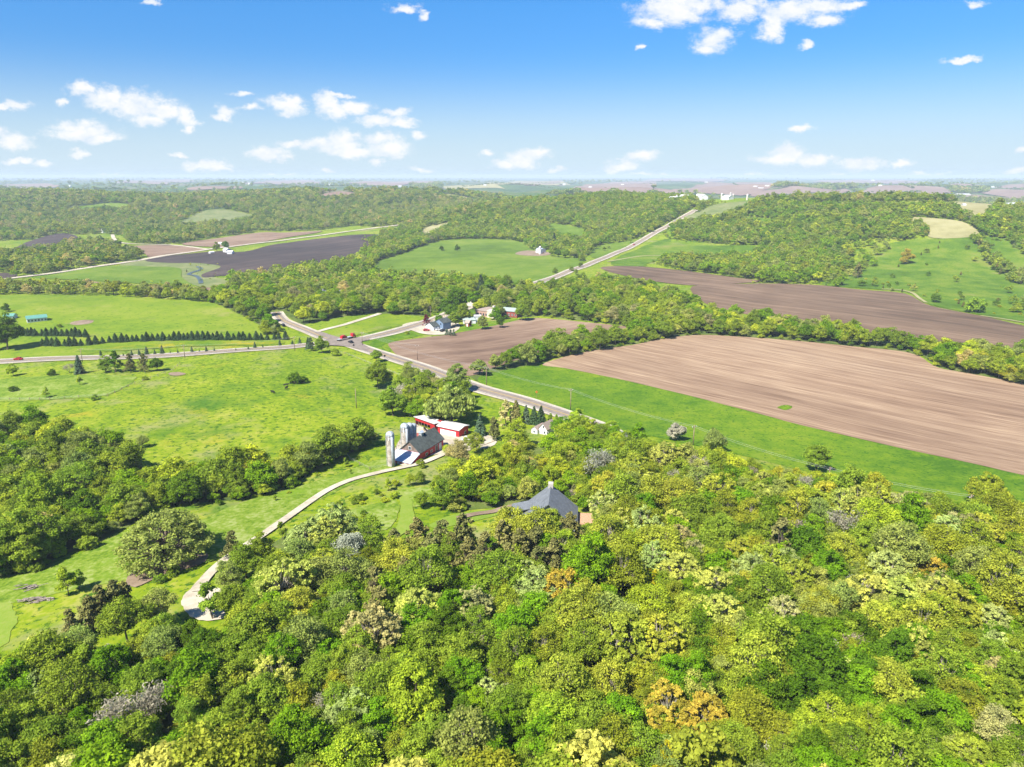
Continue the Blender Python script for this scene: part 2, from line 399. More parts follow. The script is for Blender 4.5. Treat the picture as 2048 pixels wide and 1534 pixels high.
def asphaltmat():
    m, t, b = mat('sunworn_asphalt')
    b.inputs['Roughness'].default_value = 0.9; b.inputs['Specular IOR Level'].default_value = 0.2
    uv = nd(t, 'ShaderNodeUVMap')
    sp = nd(t, 'ShaderNodeSeparateXYZ'); t.links.new(uv.outputs[0], sp.inputs[0])
    tcn = nd(t, 'ShaderNodeTexCoord')
    n = nd(t, 'ShaderNodeTexNoise'); n.inputs['Scale'].default_value = 0.5; n.inputs['Detail'].default_value = 5
    t.links.new(tcn.outputs['Object'], n.inputs['Vector'])
    r = ramp(t, [(0.35, (0.165, 0.135, 0.108)), (0.65, (0.225, 0.185, 0.150))])
    t.links.new(n.outputs['Fac'], r.inputs[0])
    # worn pale wheel tracks across the width (U runs 0..1 across the road)
    w = nd(t, 'ShaderNodeMath', operation='MULTIPLY'); w.inputs[1].default_value = 25.13
    t.links.new(sp.outputs[0], w.inputs[0])
    s = nd(t, 'ShaderNodeMath', operation='COSINE'); t.links.new(w.outputs[0], s.inputs[0])
    q = nd(t, 'ShaderNodeMapRange'); q.inputs['From Min'].default_value = -1; q.inputs['From Max'].default_value = 1; q.inputs['To Min'].default_value = 0.25; q.inputs['To Max'].default_value = 0.0
    t.links.new(s.outputs[0], q.inputs['Value'])
    mx = nd(t, 'ShaderNodeMix', data_type='RGBA'); mx.inputs['B'].default_value = (0.27, 0.225, 0.185, 1)
    t.links.new(q.outputs[0], mx.inputs['Factor']); t.links.new(r.outputs[0], mx.inputs['A'])
    t.links.new(mx.outputs['Result'], b.inputs['Base Color'])
    return m


ASPHALT = asphaltmat()
SHOULDER = G_GRAVEL
M = {
 'white_line': plain('road_paint_white', (0.75, 0.75, 0.72)), 'yellow_line': plain('road_paint_yellow', (0.62, 0.42, 0.06)),
 'red': ribbed('barn_red_siding', (0.62, 0.022, 0.032), 0.5, 0.35, 0.6, 0), 'red_plain': plain('red_paint', (0.45, 0.02, 0.02)),
 'dark_red': plain('brick_red_wall', (0.30, 0.07, 0.05)),
 'white': plain('white_siding', (0.78, 0.78, 0.76), var=0.05), 'cream': plain('cream_wall', (0.66, 0.60, 0.50), var=0.07),
 'shingle': ribbed('dark_shingle_roof', (0.095, 0.108, 0.098), 0.35, 0.25, 0.9, 1, 0.25, 0.2), 'grey_shingle': ribbed('gray_shingle_roof', (0.185, 0.200, 0.215), 0.45, 0.22, 0.85, 1, 0.14, 0.2),
 'metal': ribbed('pale_metal_roof', (0.72, 0.70, 0.66), 1.0, 0.18, 0.45, 0, 0.08), 'steel': ribbed('bluish_metal_roof', (0.52, 0.58, 0.66), 1.0, 0.25, 0.4, 0, 0.08),
 'teal': ribbed('teal_metal_roof', (0.14, 0.34, 0.27), 1.0, 0.2, 0.45, 0, 0.08), 'blue_siding': ribbed('blue_gray_siding', (0.19, 0.27, 0.38), 0.3, 0.15, 0.7, 2),
 'grey_siding': plain('gray_siding', (0.42, 0.42, 0.40), var=0.06), 'old_wood': ribbed('weathered_boards', (0.24, 0.17, 0.13), 0.3, 0.4, 0.9, 0, 0.25),
 'stone': plain('pale_stone', (0.52, 0.48, 0.42), var=0.2, scale=3), 'brick': plain('pinkish_brick', (0.48, 0.30, 0.24), var=0.15),
 'glass': None, 'dark': plain('dark_opening', (0.02, 0.018, 0.016)), 'wood_pole': plain('weathered_pole_wood', (0.30, 0.21, 0.15), var=0.15),
 'bark': plain('brown_gray_bark', (0.17, 0.13, 0.10), 0.95, 0, 0.3, 2.0), 'pale_bark': plain('pale_gray_bark', (0.46, 0.40, 0.31), 0.95, 0, 0.25, 2.0),
 'tyre': plain('black_rubber', (0.02, 0.02, 0.02)), 'chrome': plain('bright_steel', (0.6, 0.6, 0.62), 0.3, 0.7, 0.05),
 'black_paint': plain('black_car_paint', (0.015, 0.016, 0.02), 0.25, 0, 0.05), 'red_car': plain('red_car_paint', (0.50, 0.012, 0.018), 0.3, 0, 0.05),
 'white_paint': plain('white_vehicle_paint', (0.80, 0.80, 0.80), 0.35, 0, 0.03), 'cow_hide': plain('black_cow_hide', (0.018, 0.015, 0.014), 0.8),
 'cable': plain('aluminium_cable', (0.42, 0.42, 0.42), 0.5), 'log': plain('cut_gray_logs', (0.34, 0.28, 0.24), 0.95, 0, 0.35, 3.0),
 'patio': plain('orange_brick_paving', (0.55, 0.33, 0.20), var=0.2, scale=2), 'galv': plain('galvanised_silo_steel', (0.44, 0.48, 0.51), 0.6, 0.15, 0.18),
 'sign_orange': plain('orange_sign', (0.75, 0.25, 0.03)), 'brown_roof': plain('brown_flat_roof', (0.40, 0.31, 0.25), var=0.15), 'green_metal': plain('green_gray_metal', (0.36, 0.43, 0.38)),
}


def glassmat():
    m, t, b = mat('window_glass')
    b.inputs['Base Color'].default_value = (0.03, 0.04, 0.05, 1); b.inputs['Roughness'].default_value = 0.08
    return m


def silomat():
    m, t, b = mat('concrete_silo_staves')
    b.inputs['Roughness'].default_value = 0.9
    tcn = nd(t, 'ShaderNodeTexCoord'); sp = nd(t, 'ShaderNodeSeparateXYZ'); t.links.new(tcn.outputs['Object'], sp.inputs[0])
    fr = nd(t, 'ShaderNodeMath', operation='FRACT'); ml = nd(t, 'ShaderNodeMath', operation='MULTIPLY'); ml.inputs[1].default_value = 1.5
    t.links.new(sp.outputs[2], ml.inputs[0]); t.links.new(ml.outputs[0], fr.inputs[0])
    ls = nd(t, 'ShaderNodeMath', operation='LESS_THAN'); ls.inputs[1].default_value = 0.22; t.links.new(fr.outputs[0], ls.inputs[0])
    n = nd(t, 'ShaderNodeTexNoise'); n.inputs['Scale'].default_value = 0.8; n.inputs['Detail'].default_value = 7; t.links.new(tcn.outputs['Object'], n.inputs['Vector'])
    r = ramp(t, [(0.38, (0.24, 0.195, 0.15)), (0.5, (0.38, 0.33, 0.27)), (0.62, (0.46, 0.42, 0.36))]); t.links.new(n.outputs['Fac'], r.inputs[0])
    mx = nd(t, 'ShaderNodeMix', data_type='RGBA'); mx.inputs['B'].default_value = (0.26, 0.22, 0.19, 1)
    mf = nd(t, 'ShaderNodeMath', operation='MULTIPLY'); mf.inputs[1].default_value = 0.7; t.links.new(ls.outputs[0], mf.inputs[0])
    t.links.new(mf.outputs[0], mx.inputs['Factor']); t.links.new(r.outputs[0], mx.inputs['A']); t.links.new(mx.outputs['Result'], b.inputs['Base Color'])
    return m


def watermat():
    m, t, b = mat('creek_water')
    b.inputs['Base Color'].default_value = (0.06, 0.07, 0.05, 1); b.inputs['Roughness'].default_value = 0.35
    return m


M['glass'] = glassmat(); M['silo'] = silomat(); M['water'] = watermat()

# ------------------------------------------------------------------ object helpers
def link(o): COL.objects.link(o); return o


def tag(o, label=None, cat=None, group=None, kind=None):
    if label: o['label'] = label
    if cat: o['category'] = cat
    if group: o['group'] = group
    if kind: o['kind'] = kind
    return o


def empty(name, loc=(0, 0, 0), rz=0.0, label=None, cat=None, group=None):
    o = bpy.data.objects.new(name, None); link(o)
    o.location = loc; o.rotation_euler = (0, 0, rz); o.empty_display_size = 1
    return tag(o, label, cat, group)


def mesh_np(name, V, F_, mats, smooth=False, midx=None):
    V = np.asarray(V, np.float32); F_ = np.asarray(F_, np.int32)
    k = F_.shape[1]
    me = bpy.data.meshes.new(name)
    me.vertices.add(len(V)); me.vertices.foreach_set('co', V.ravel())
    me.loops.add(F_.size); me.loops.foreach_set('vertex_index', F_.ravel())
    me.polygons.add(len(F_)); me.polygons.foreach_set('loop_start', np.arange(0, F_.size, k, dtype=np.int32))
    if midx is not None: me.polygons.foreach_set('material_index', np.asarray(midx, np.int32))
    if smooth: me.polygons.foreach_set('use_smooth', np.ones(len(F_), bool))
    for m in mats: me.materials.append(m)
    me.update(calc_edges=True)
    return me


class MB:
    """collects boxes, prisms, tubes and polygons and links them as one mesh object"""
    def __init__(s): s.v = []; s.f = []

    def add(s, vs, fs):
        o = len(s.v); s.v += [tuple(v) for v in vs]; s.f += [tuple(i + o for i in f) for f in fs]; return s

    def box(s, x0, x1, y0, y1, z0, z1):
        return s.add([(x0, y0, z0), (x1, y0, z0), (x1, y1, z0), (x0, y1, z0), (x0, y0, z1), (x1, y0, z1), (x1, y1, z1), (x0, y1, z1)],
                     [(0, 3, 2, 1), (4, 5, 6, 7), (0, 1, 5, 4), (1, 2, 6, 5), (2, 3, 7, 6), (3, 0, 4, 7)])

    def prism(s, prof, axis, a0, a1):
        """profile in the plane across the axis, extruded from a0 to a1 (axis 0: profile is (y,z); axis 1: profile is (x,z))"""
        n = len(prof)
        mk = (lambda a, p: (a, p[0], p[1])) if axis == 0 else (lambda a, p: (p[0], a, p[1]))
        vs = [mk(a0, p) for p in prof] + [mk(a1, p) for p in prof]
        fs = [tuple(range(n)), tuple(range(2 * n - 1, n - 1, -1))] + [(i, i + n, (i + 1) % n + n, (i + 1) % n) for i in range(n)]
        return s.add(vs, fs)

    def tube(s, pts, rad, n=8, cap=True):
        pts = [Vector(p) for p in pts]
        rad = rad if hasattr(rad, '__len__') else [rad] * len(pts)
        o = len(s.v)
        for i, p in enumerate(pts):
            d = (pts[min(i + 1, len(pts) - 1)] - pts[max(i - 1, 0)]).normalized()
            a = d.orthogonal().normalized(); b = d.cross(a)
            for k in range(n):
                t = 2 * math.pi * k / n
                s.v.append(tuple(p + (a * math.cos(t) + b * math.sin(t)) * rad[i]))
        for i in range(len(pts) - 1):
            for k in range(n):
                s.f.append((o + i * n + k, o + i * n + (k + 1) % n, o + (i + 1) * n + (k + 1) % n, o + (i + 1) * n + k))
        if cap:
            s.f.append(tuple(o + k for k in range(n - 1, -1, -1))); s.f.append(tuple(o + (len(pts) - 1) * n + k for k in range(n)))
        return s

    def lathe(s, prof, n=24, cx=0, cy=0):
        o = len(s.v)
        for (r, z) in prof:
            for k in range(n):
                t = 2 * math.pi * k / n
                s.v.append((cx + r * math.cos(t), cy + r * math.sin(t), z))
        for i in range(len(prof) - 1):
            for k in range(n):
                s.f.append((o + i * n + k, o + i * n + (k + 1) % n, o + (i + 1) * n + (k + 1) % n, o + (i + 1) * n + k))
        return s

    def obj(s, name, m, parent=None, smooth=False, loc=None, rz=0):
        me = bpy.data.meshes.new(name)
        me.from_pydata(s.v, [], s.f); me.materials.append(m)
        bm = bmesh.new(); bm.from_mesh(me); bmesh.ops.recalc_face_normals(bm, faces=bm.faces); bm.to_mesh(me); bm.free()
        if smooth:
            for p in me.polygons: p.use_smooth = True
        o = bpy.data.objects.new(name, me); link(o)
        if parent: o.parent = parent
        if loc: o.location = loc; o.rotation_euler = (0, 0, rz)
        return o


def copy_tree(o, parent=None):
    c = o.copy(); link(c); c.parent = parent
    for ch in list(o.children): copy_tree(ch, c)
    return c


# ------------------------------------------------------------------ terrain mesh
def axis(lim0, lim1, core, step, grow):
    a = list(np.arange(-core, core + .1, step)) if lim0 < 0 and lim1 > 0 and core else []
    s = step; x = core
    pos = []
    while x < lim1: s *= grow; x += s; pos.append(x)
    s = step; x = -core; neg = []
    while x > lim0: s *= grow; x -= s; neg.append(x)
    return np.array(neg[::-1] + a + pos)


xs = axis(-26000, 26000, 900, 10, 1.065)
ys = [-160.0]
while ys[-1] < 1900: ys.append(ys[-1] + 10)
s_ = 10
while ys[-1] < 27000: s_ *= 1.05; ys.append(ys[-1] + s_)
ys = np.array(ys)
GX, GY = np.meshgrid(xs, ys)
GZ = hgt(GX, GY)
nx, ny = len(xs), len(ys)
ii = (np.arange(ny - 1)[:, None] * nx + np.arange(nx - 1)[None, :]).ravel()
FF = np.stack([ii, ii + 1, ii + nx + 1, ii + nx], 1)
cyy_ = 0.25 * (GY.ravel()[FF].sum(1))
me = mesh_np('terrain', np.stack([GX.ravel(), GY.ravel(), GZ.ravel()], 1), FF, [G_PASTURE, G_FAR], True, (cyy_ > 1750).astype(int))
tag(link(bpy.data.objects.new('terrain', me)), kind='structure')


# ------------------------------------------------------------------ draped sheets: fields, floors, roads
def smooth_closed(P_, sub=5):
    P_ = [Vector((p[0], p[1])) for p in P_]
    n = len(P_); outp = []
    for i in range(n):
        p0, p1, p2, p3 = P_[i - 1], P_[i], P_[(i + 1) % n], P_[(i + 2) % n]
        for k in range(sub):
            t = k / sub
            outp.append(0.5 * ((2 * p1) + (p2 - p0) * t + (2 * p0 - 5 * p1 + 4 * p2 - p3) * t * t + (3 * p1 - p0 - 3 * p2 + p3) * t ** 3))
    return outp


def smooth_open(P_, sub=8):
    P_ = [Vector((p[0], p[1])) for p in P_]
    n = len(P_); outp = []
    for i in range(n - 1):
        p0, p1, p2, p3 = P_[max(i - 1, 0)], P_[i], P_[i + 1], P_[min(i + 2, n - 1)]
        for k in range(sub):
            t = k / sub
            outp.append(0.5 * ((2 * p1) + (p2 - p0) * t + (2 * p0 - 5 * p1 + 4 * p2 - p3) * t * t + (3 * p1 - p0 - 3 * p2 + p3) * t ** 3))
    outp.append(P_[-1])
    return outp


def resample(P_, step, closed):
    outp = []
    n = len(P_)
    for i in range(n if closed else n - 1):
        a, b = P_[i], P_[(i + 1) % n]
        k = max(1, int((b - a).length / step))
        for j in range(k): outp.append(a.lerp(b, j / k))
    if not closed: outp.append(P_[-1])
    return outp


def in_poly(X, Y, poly):
    X = np.asarray(X, float); Y = np.asarray(Y, float)
    ins = np.zeros(X.shape, bool)
    n = len(poly)
    for i in range(n):
        x0, y0 = poly[i][0], poly[i][1]; x1, y1 = poly[(i + 1) % n][0], poly[(i + 1) % n][1]
        if y0 == y1: continue
        c = ((y0 > Y) != (y1 > Y)) & (X < (x1 - x0) * (Y - y0) / (y1 - y0) + x0)
        ins ^= c
    return ins


SHEETS = []       # world polygons where no wood grows


def sheet(name, pxs, m, lift=0.12, clear=True, smooth=True, world=None, wobble=0.0):
    W = [at(*p) for p in pxs] if world is None else [Vector(p) for p in world]
    d = sum(w.length for w in W) / len(W)
    step = max(6.0, d * 0.012)
    W2 = smooth_closed(W, 4) if smooth else [Vector((w.x, w.y)) for w in W]
    W2 = resample(W2, step, True)
    if wobble:
        W2 = [p + Vector((random.uniform(-1, 1), random.uniform(-1, 1))) * wobble for p in W2]
    if clear: SHEETS.append(([(p.x, p.y) for p in W2], 0.0))
    xs_ = [p.x for p in W2]; ys_ = [p.y for p in W2]
    gx = np.arange(min(xs_), max(xs_), step * 1.4); gy = np.arange(min(ys_), max(ys_), step * 1.4)
    if len(gx) * len(gy) > 60000:
        k = math.sqrt(len(gx) * len(gy) / 60000); gx = np.arange(min(xs_), max(xs_), step * 1.4 * k); gy = np.arange(min(ys_), max(ys_), step * 1.4 * k)
    if len(gx) and len(gy):
        A, B = np.meshgrid(gx, gy); A = A.ravel() + rng.uniform(-.1, .1, A.size) * step; B = B.ravel() + rng.uniform(-.1, .1, B.size) * step
        keep = in_poly(A, B, [(p.x, p.y) for p in W2])
        pts = list(W2) + [Vector((a, b)) for a, b in zip(A[keep], B[keep])]
    else: pts = list(W2)
    n = len(W2)
    v2, e2, f2, *_ = delaunay_2d_cdt(pts, [(i, (i + 1) % n) for i in range(n)], [], 1, 1e-4)
    vx = np.array([v.x for v in v2]); vy = np.array([v.y for v in v2])
    dist = np.hypot(vx, vy)
    vz = hgt(vx, vy) + lift + 0.0006 * np.clip(dist - 300, 0, None) * (1 + lift)
    me = bpy.data.meshes.new(name)
    me.from_pydata(list(zip(vx.tolist(), vy.tolist(), vz.tolist())), [], [tuple(f) for f in f2]); me.materials.append(m)
    for p in me.polygons: p.use_smooth = True
    me.update()
    # faces up
    bm = bmesh.new(); bm.from_mesh(me)
    for f in bm.faces:
        if f.normal.z < 0: f.normal_flip()
    bm.to_mesh(me); bm.free()
    o = link(bpy.data.objects.new(name, me))
    return tag(o, kind='structure')


def ribbon(name, path, width, m, lift, offs=0.0, uv=True, kind='structure', world=False, dash=None):
    W = [Vector((p[0], p[1])) for p in path] if world else [Vector(at(*p).xy) for p in path]
    C_ = resample(smooth_open(W, 10), max(4.0, W[0].length * 0.008), False)
    V = []; Fc = []; UV = []
    seg = 0
    n = len(C_)
    k = 2 if width < 2 else 5
    for i, p in enumerate(C_):
        t = (C_[min(i + 1, n - 1)] - C_[max(i - 1, 0)]).normalized(); nrm = Vector((-t.y, t.x))
        for j in range(k):
            u = j / (k - 1)
            q = p + nrm * (offs + (u - 0.5) * width)
            V.append((q.x, q.y, ground(q.x, q.y) + lift + 0.0005 * max(0, q.length - 300))); UV.append((u, i * 0.1))
    for i in range(n - 1):
        if dash and (i % 4) >= dash: continue
        for j in range(k - 1):
            a = i * k + j
            Fc.append((a, a + 1, a + k + 1, a + k))
    me = bpy.data.meshes.new(name); me.from_pydata(V, [], Fc); me.materials.append(m)
    uvl = me.uv_layers.new(name='UVMap')
    for l in me.loops: uvl.data[l.index].uv = UV[l.vertex_index]
    bm = bmesh.new(); bm.from_mesh(me)
    for f in bm.faces:
        if f.normal.z < 0: f.normal_flip()
        f.smooth = True
    bm.to_mesh(me); bm.free()
    o = link(bpy.data.objects.new(name, me)); tag(o, kind=kind)
    return o, C_


ROADS = []        # world centre lines and half widths that stay free of trees


def road(name, path, width, shoulder, lines=True, m=None):
    if shoulder: ribbon('road_shoulder', path, width + 2 * shoulder, SHOULDER, 0.34)
    o, C_ = ribbon(name, path, width, m or ASPHALT, 0.42)
    ROADS.append((np.array([(p.x, p.y) for p in C_]), width / 2 + shoulder + 1.5))
    if lines:
        ribbon('road_marking', path, 0.22, M['white_line'], 0.47, width / 2 - 0.5)
        ribbon('road_marking', path, 0.22, M['white_line'], 0.47, -width / 2 + 0.5)
        ribbon('road_marking', path, 0.35, M['yellow_line'], 0.47, 0.0)
    return C_


# fields and meadows, outlines read off the photograph and laid on the ground
SH = [
 ('plowed_field', [(1085,728),(1180,703),(1265,690),(1385,671),(1480,674),(1600,683),(1700,693),(1800,703),(1840,714),(1875,735),(1940,748),(2080,775),(2300,825),(2300,1010),(2060,954),(1900,918),(1750,885),(1600,850),(1480,818),(1350,785),(1230,757),(1130,737)], G_SOIL_A, .16, True),
 ('crop_field', [(955,762),(1000,743),(1085,727),(1130,737),(1230,757),(1350,785),(1480,818),(1600,850),(1750,885),(1900,918),(2060,954),(2300,1010),(2300,1100),(2060,1030),(1900,1003),(1700,965),(1500,915),(1300,872),(1180,845),(1050,797)], G_CROP, .10, True),
 ('plowed_field', [(778,693),(785,685),(830,678),(905,668),(975,655),(1040,640),(1080,637),(1180,646),(1262,656),(1262,668),(1180,685),(1060,712),(990,735),(940,752),(870,737),(800,713)], G_SOIL_D, .16, True),
 ('plowed_field', [(1385,573),(1500,568),(1620,570),(1720,580),(1810,588),(1860,612),(1960,632),(2060,655),(2300,700),(2300,760),(2060,715),(1900,700),(1800,685),(1640,655),(1560,640),(1420,612)], G_SOIL_B, .16, True),
 ('plowed_field', [(1200,537),(1260,533),(1350,540),(1450,553),(1525,563),(1480,567),(1380,571),(1290,560)], G_SOIL_B, .16, True),
 ('plowed_field', [(290,522),(345,512),(420,504),(490,504),(560,488),(690,472),(755,470),(765,480),(735,487),(765,497),(720,510),(690,525),(560,548),(480,560),(449,552),(411,556),(405,549),(442,534),(397,527),(345,527)], G_SOIL_C, .16, True),
 ('plowed_field', [(363,489),(432,478),(518,466),(570,466),(646,463),(560,478),(484,492),(442,495)], G_SOIL_D, .16, True),
 ('plowed_field', [(235,499),(276,492),(345,492),(415,499),(345,508),(300,515),(287,508)], G_SOIL_D, .16, True),
 ('plowed_field', [(10,503),(60,483),(114,468),(152,472),(152,485),(97,499),(62,506),(-60,512),(-60,508)], G_SOIL_C, .16, True),
 ('plowed_field', [(-40,548),(28,548),(24,556),(-40,566)], G_SOIL_C, .16, True),
 ('crop_field', [(83,556),(155,541),(238,532),(300,534),(359,537),(363,555),(380,573),(297,569),(173,561)], G_FARGREEN, .16, True),
 ('marsh', [(238,531),(300,519),(345,513),(420,512),(435,528),(442,536),(420,552),(455,562),(450,576),(400,574),(365,556),(359,538),(300,534)], G_MARSH, .10, True),
 ('plowed_field', [(166,562),(242,569),(345,573),(449,578),(449,583),(345,580),(242,573)], G_SOIL_D, .16, True),
 ('pasture', [(-200,592),(0,591),(100,590),(200,592),(300,597),(420,606),(490,636),(545,672),(560,690),(400,693),(250,700),(100,715),(-200,722)], G_HAY, .10, True),
 ('meadow', [(352,451),(404,424),(449,420),(511,434),(470,445),(415,449)], G_MARSH, .16, True),
 ('meadow', [(128,421),(207,408),(256,409),(256,419)], G_FARGREEN, .16, True),
 ('pasture', [(757,524),(816,504),(864,486),(926,479),(1030,482),(1065,500),(1110,512),(1161,518),(1170,522),(1127,548),(1085,566),(1065,575),(995,562),(892,556),(764,545)], G_FARGREEN, .10, True),
 ('meadow', [(842,461),(870,451),(905,446),(885,460),(850,478)], G_TAN, .16, True),
 ('meadow', [(1096,449),(1130,451),(1165,460),(1165,482),(1140,478),(1105,466)], G_FARGREEN, .16, True),
 ('meadow', [(1180,512),(1200,492),(1250,484),(1292,478),(1250,500),(1210,518)], G_FARGREEN, .16, True),
 ('meadow', [(1225,522),(1251,508),(1295,490),(1338,478),(1350,490),(1430,492),(1510,492),(1515,508),(1380,512),(1300,526),(1290,533),(1230,532)], G_HILLGREEN, .10, True),
 ('meadow', [(1395,425),(1440,408),(1510,404),(1480,420),(1420,440),(1360,447),(1350,440)], G_MARSH, .16, True),
 ('meadow', [(1486,437),(1520,437),(1548,442),(1530,449),(1490,447)], G_HILLGREEN, .18, True),
 ('stubble_field', [(1808,435),(1887,439),(1932,447),(1956,472),(1866,477),(1845,455)], G_TAN, .18, True),
 ('hillside_pasture', [(1642,568),(1700,545),(1760,500),(1790,485),(1866,479),(1956,475),(2060,470),(2300,480),(2300,720),(2060,650),(1960,630),(1860,610),(1815,585),(1720,577)], G_HILLGREEN, .09, False),
 ('farmyard', [(790,905),(800,880),(830,850),(870,865),(930,872),(985,872),(990,890),(950,900),(905,905),(860,912),(838,925),(820,932),(800,930)], G_GRAVEL, .20, True),
 ('yard', [(805,650),(860,640),(905,640),(920,655),(900,668),(860,670),(830,664)], G_GRAVEL, .20, True),
 ('lawn', [(690,690),(740,675),(800,662),(860,668),(905,672),(975,655),(1040,640),(1010,640),(930,650),(905,655),(780,685),(770,700),(800,716),(760,706)], G_CROP, .08, False),
 ('turnaround', [(372,1225),(362,1205),(380,1180),(410,1150),(425,1150),(412,1180),(440,1178),(455,1200),(440,1215),(455,1235),(420,1243),(392,1240)], G_GRAVEL, .24, True),
 ('dirt_patch', [(252,1160),(290,1135),(350,1118),(415,1108),(400,1130),(330,1150),(270,1175)], G_DIRT, .20, True),
 ('dirt_patch', [(338,747),(355,745),(372,748),(358,752),(340,751)], G_DIRT, .22, True),
 ('dirt_patch', [(140,647),(165,641),(187,642),(180,648),(150,651)], G_DIRT, .22, True),
 ('dirt_patch', [(1030,508),(1055,502),(1100,506),(1092,512),(1050,512)], G_DIRT, .26, True),
 ('grass_patch', [(1555,815),(1575,811),(1585,816),(1570,821)], G_CROP, .26, False),
 ('mown_path', [(808,1068),(798,1075),(780,1078),(796,1045),(800,1010),(798,985),(808,988),(824,1005),(828,1040),(822,1060)], G_MOWN, .26, True),
 ('mown_lawn', [(-200,1215),(0,1205),(25,1222),(35,1240),(20,1270),(0,1295),(-200,1360)], G_MOWN, .12, True),
 ('rank_meadow', [(800,985),(850,975),(880,985),(860,1005),(825,1015)], G_BLUEGREEN, .18, True),
 ('rank_meadow', [(560,1070),(650,1035),(740,1010),(790,1000),(795,1030),(770,1060),(690,1055)], G_BLUEGREEN, .16, False),
 ('rank_meadow', [(400,1040),(470,1010),(590,975),(700,940),(770,915),(780,940),(690,975),(620,1010),(560,1045),(500,1085),(460,1110),(400,1130),(300,1150),(0,1210),(-100,1220),(-100,1170),(69,1145),(183,1097),(240,1066)], G_BLUEGREEN, .09, True),
 ('rank_meadow', [(-100,775),(0,760),(100,752),(250,752),(270,760),(215,790),(100,800),(-100,800)], G_BLUEGREEN, .12, True),
 ('path_clearing', [(860,1050),(905,1030),(985,1020),(1000,1030),(920,1048),(880,1058)], G_MOWN, .12, True),
 ('clearing', [(1134,603),(1160,602),(1189,612),(1170,618),(1145,612)], G_TAN, .18, True),
 ('flower_strip', [(150,704),(230,694),(330,688),(450,684),(555,684),(560,688),(450,692),(330,696),(230,703)], G_FLOWER, .2, True),
 ('verge', [(600,655),(660,640),(735,628),(830,632),(845,640),(760,660),(690,676),(650,672)], G_HAY, .10, True),
]
FAR = [
 [(650,388),(680,384),(709,387),(705,394),(640,398)], [(709,379),(767,377),(767,382),(709,383)], [(888,373),(995,371),(995,377),(888,378)],
 [(1151,374),(1220,366),(1306,362),(1306,380),(1230,384),(1160,383)], [(1306,380),(1417,366),(1541,366),(1541,376),(1417,388),(1340,388)],
 [(1500,392),(1560,379),(1690,378),(1690,386),(1560,392)], [(1735,377),(1887,376),(1887,388),(1760,387)], [(1980,382),(2120,382),(2120,393),(1985,391)],
 [(1935,392),(2025,396),(2025,402),(1935,400)], [(1897,406),(1990,408),(1990,414),(1900,415)], [(1617,407),(1721,408),(1721,413),(1620,412)],
 [(250,362),(380,360),(380,364),(250,366)], [(480,366),(600,361),(640,365),(560,370)], [(1640,362),(1800,360),(1840,366),(1660,369)], [(1300,360),(1440,359),(1440,363),(1320,364)],
 [(700,366),(850,363),(860,369),(720,371)], [(1040,366),(1120,362),(1120,367),(1050,371)], [(0,372),(90,368),(120,372),(20,378)], [(1900,370),(2050,368),(2050,375),(1920,375)],
 [(380,376),(470,373),(480,378),(390,381)],
]
for q in SH: sheet(q[0], q[1], q[2], q[3], q[4], wobble=0.5 if q[0] in ('pasture', 'rank_meadow', 'meadow') else 0.25)
for i, q in enumerate(FAR): sheet('far_field', q, G_MAUVE if i not in (2, 9) else G_TAN, .3)
sheet('far_field', [(871,389),(905,390),(950,399),(940,402),(890,395)], G_TAN, .3)
sheet('far_field', [(975,366),(1060,363),(1133,366),(1120,370),(990,371)], G_TAN, .3)

# roads
J = (692, 686)
road('highway', [(-260,733),(0,724),(200,716),(400,707),(560,696),(630,689),J], 8.5, 2.0)
road('highway', [J,(740,702),(800,721),(850,737),(900,756),(960,778),(1050,803),(1136,832),(1200,856),(1240,880)], 8.5, 1.8)
road('highway', [J,(760,671),(830,652),(880,636),(925,618),(985,595),(1040,578),(1085,563),(1127,548),(1210,516),(1290,478),(1340,450),(1392,420)], 8.5, 2.4)
road('side_road', [J,(655,678),(620,664),(590,652),(565,641),(552,625)], 7.0, 1.6)
sheet('intersection', [(640,690),(655,678),(630,668),(645,666),(680,676),(722,676),(740,680),(722,686),(740,698),(725,702),(690,694)], ASPHALT, .50, False)
road('gravel_road', [(628,667),(650,660),(690,650),(735,636),(760,628)], 4.0, 0, False, G_GRAVEL)
road('valley_road', [(-150,578),(0,560),(120,545),(240,527),(350,509),(420,499),(560,482),(700,463),(800,450)], 7.5, 1.5, False, G_GRAVEL)
road('valley_road', [(225,470),(232,482),(260,488),(345,491),(415,499)], 5.0, 0.5, False, G_GRAVEL)
road('gravel_drive', [(990,880),(955,892),(905,903),(850,925),(810,935),(760,946),(700,962),(655,982),(618,1006),(570,1040),(520,1075),(478,1102),(440,1130),(412,1158),(395,1185)], 2.6, 0, False, G_GRAVEL)
road('house_drive', [(915,1038),(950,1030),(985,1025),(1020,1015),(1060,1012),(1085,1020)], 2.4, 0, False, G_DIRT)
road('farm_track', [(1215,524),(1250,518),(1300,512),(1380,513),(1450,516),(1530,519)], 4.0, 0, False, G_TAN)
road('farm_track', [(1763,579),(1800,581),(1825,587),(1838,597),(1852,606)], 3.0, 0, False, G_TAN)
road('farm_track', [(1960,632),(2000,638),(2060,648)], 3.0, 0, False, G_TAN)
road('plateau_road', [(1488,391),(1500,387),(1530,379),(1562,375.5)], 9, 0, False, G_GRAVEL)
road('house_lane', [(845,655),(870,640),(900,632),(930,640),(960,630)], 4.0, 0, False, G_GRAVEL)
# creek in the marsh
for pth, w_ in (([(395,534),(402,540),(384,546),(378,550),(392,553),(400,560),(402,568)], 4.5), ([(1905,716),(1920,722),(1935,727)], 5.0)):
    o_, c_ = ribbon('creek', pth, w_, M['water'], 0.55)
#PART2
# ------------------------------------------------------------------ buildings
EXCL = []     # (x, y, radius) kept clear of trees


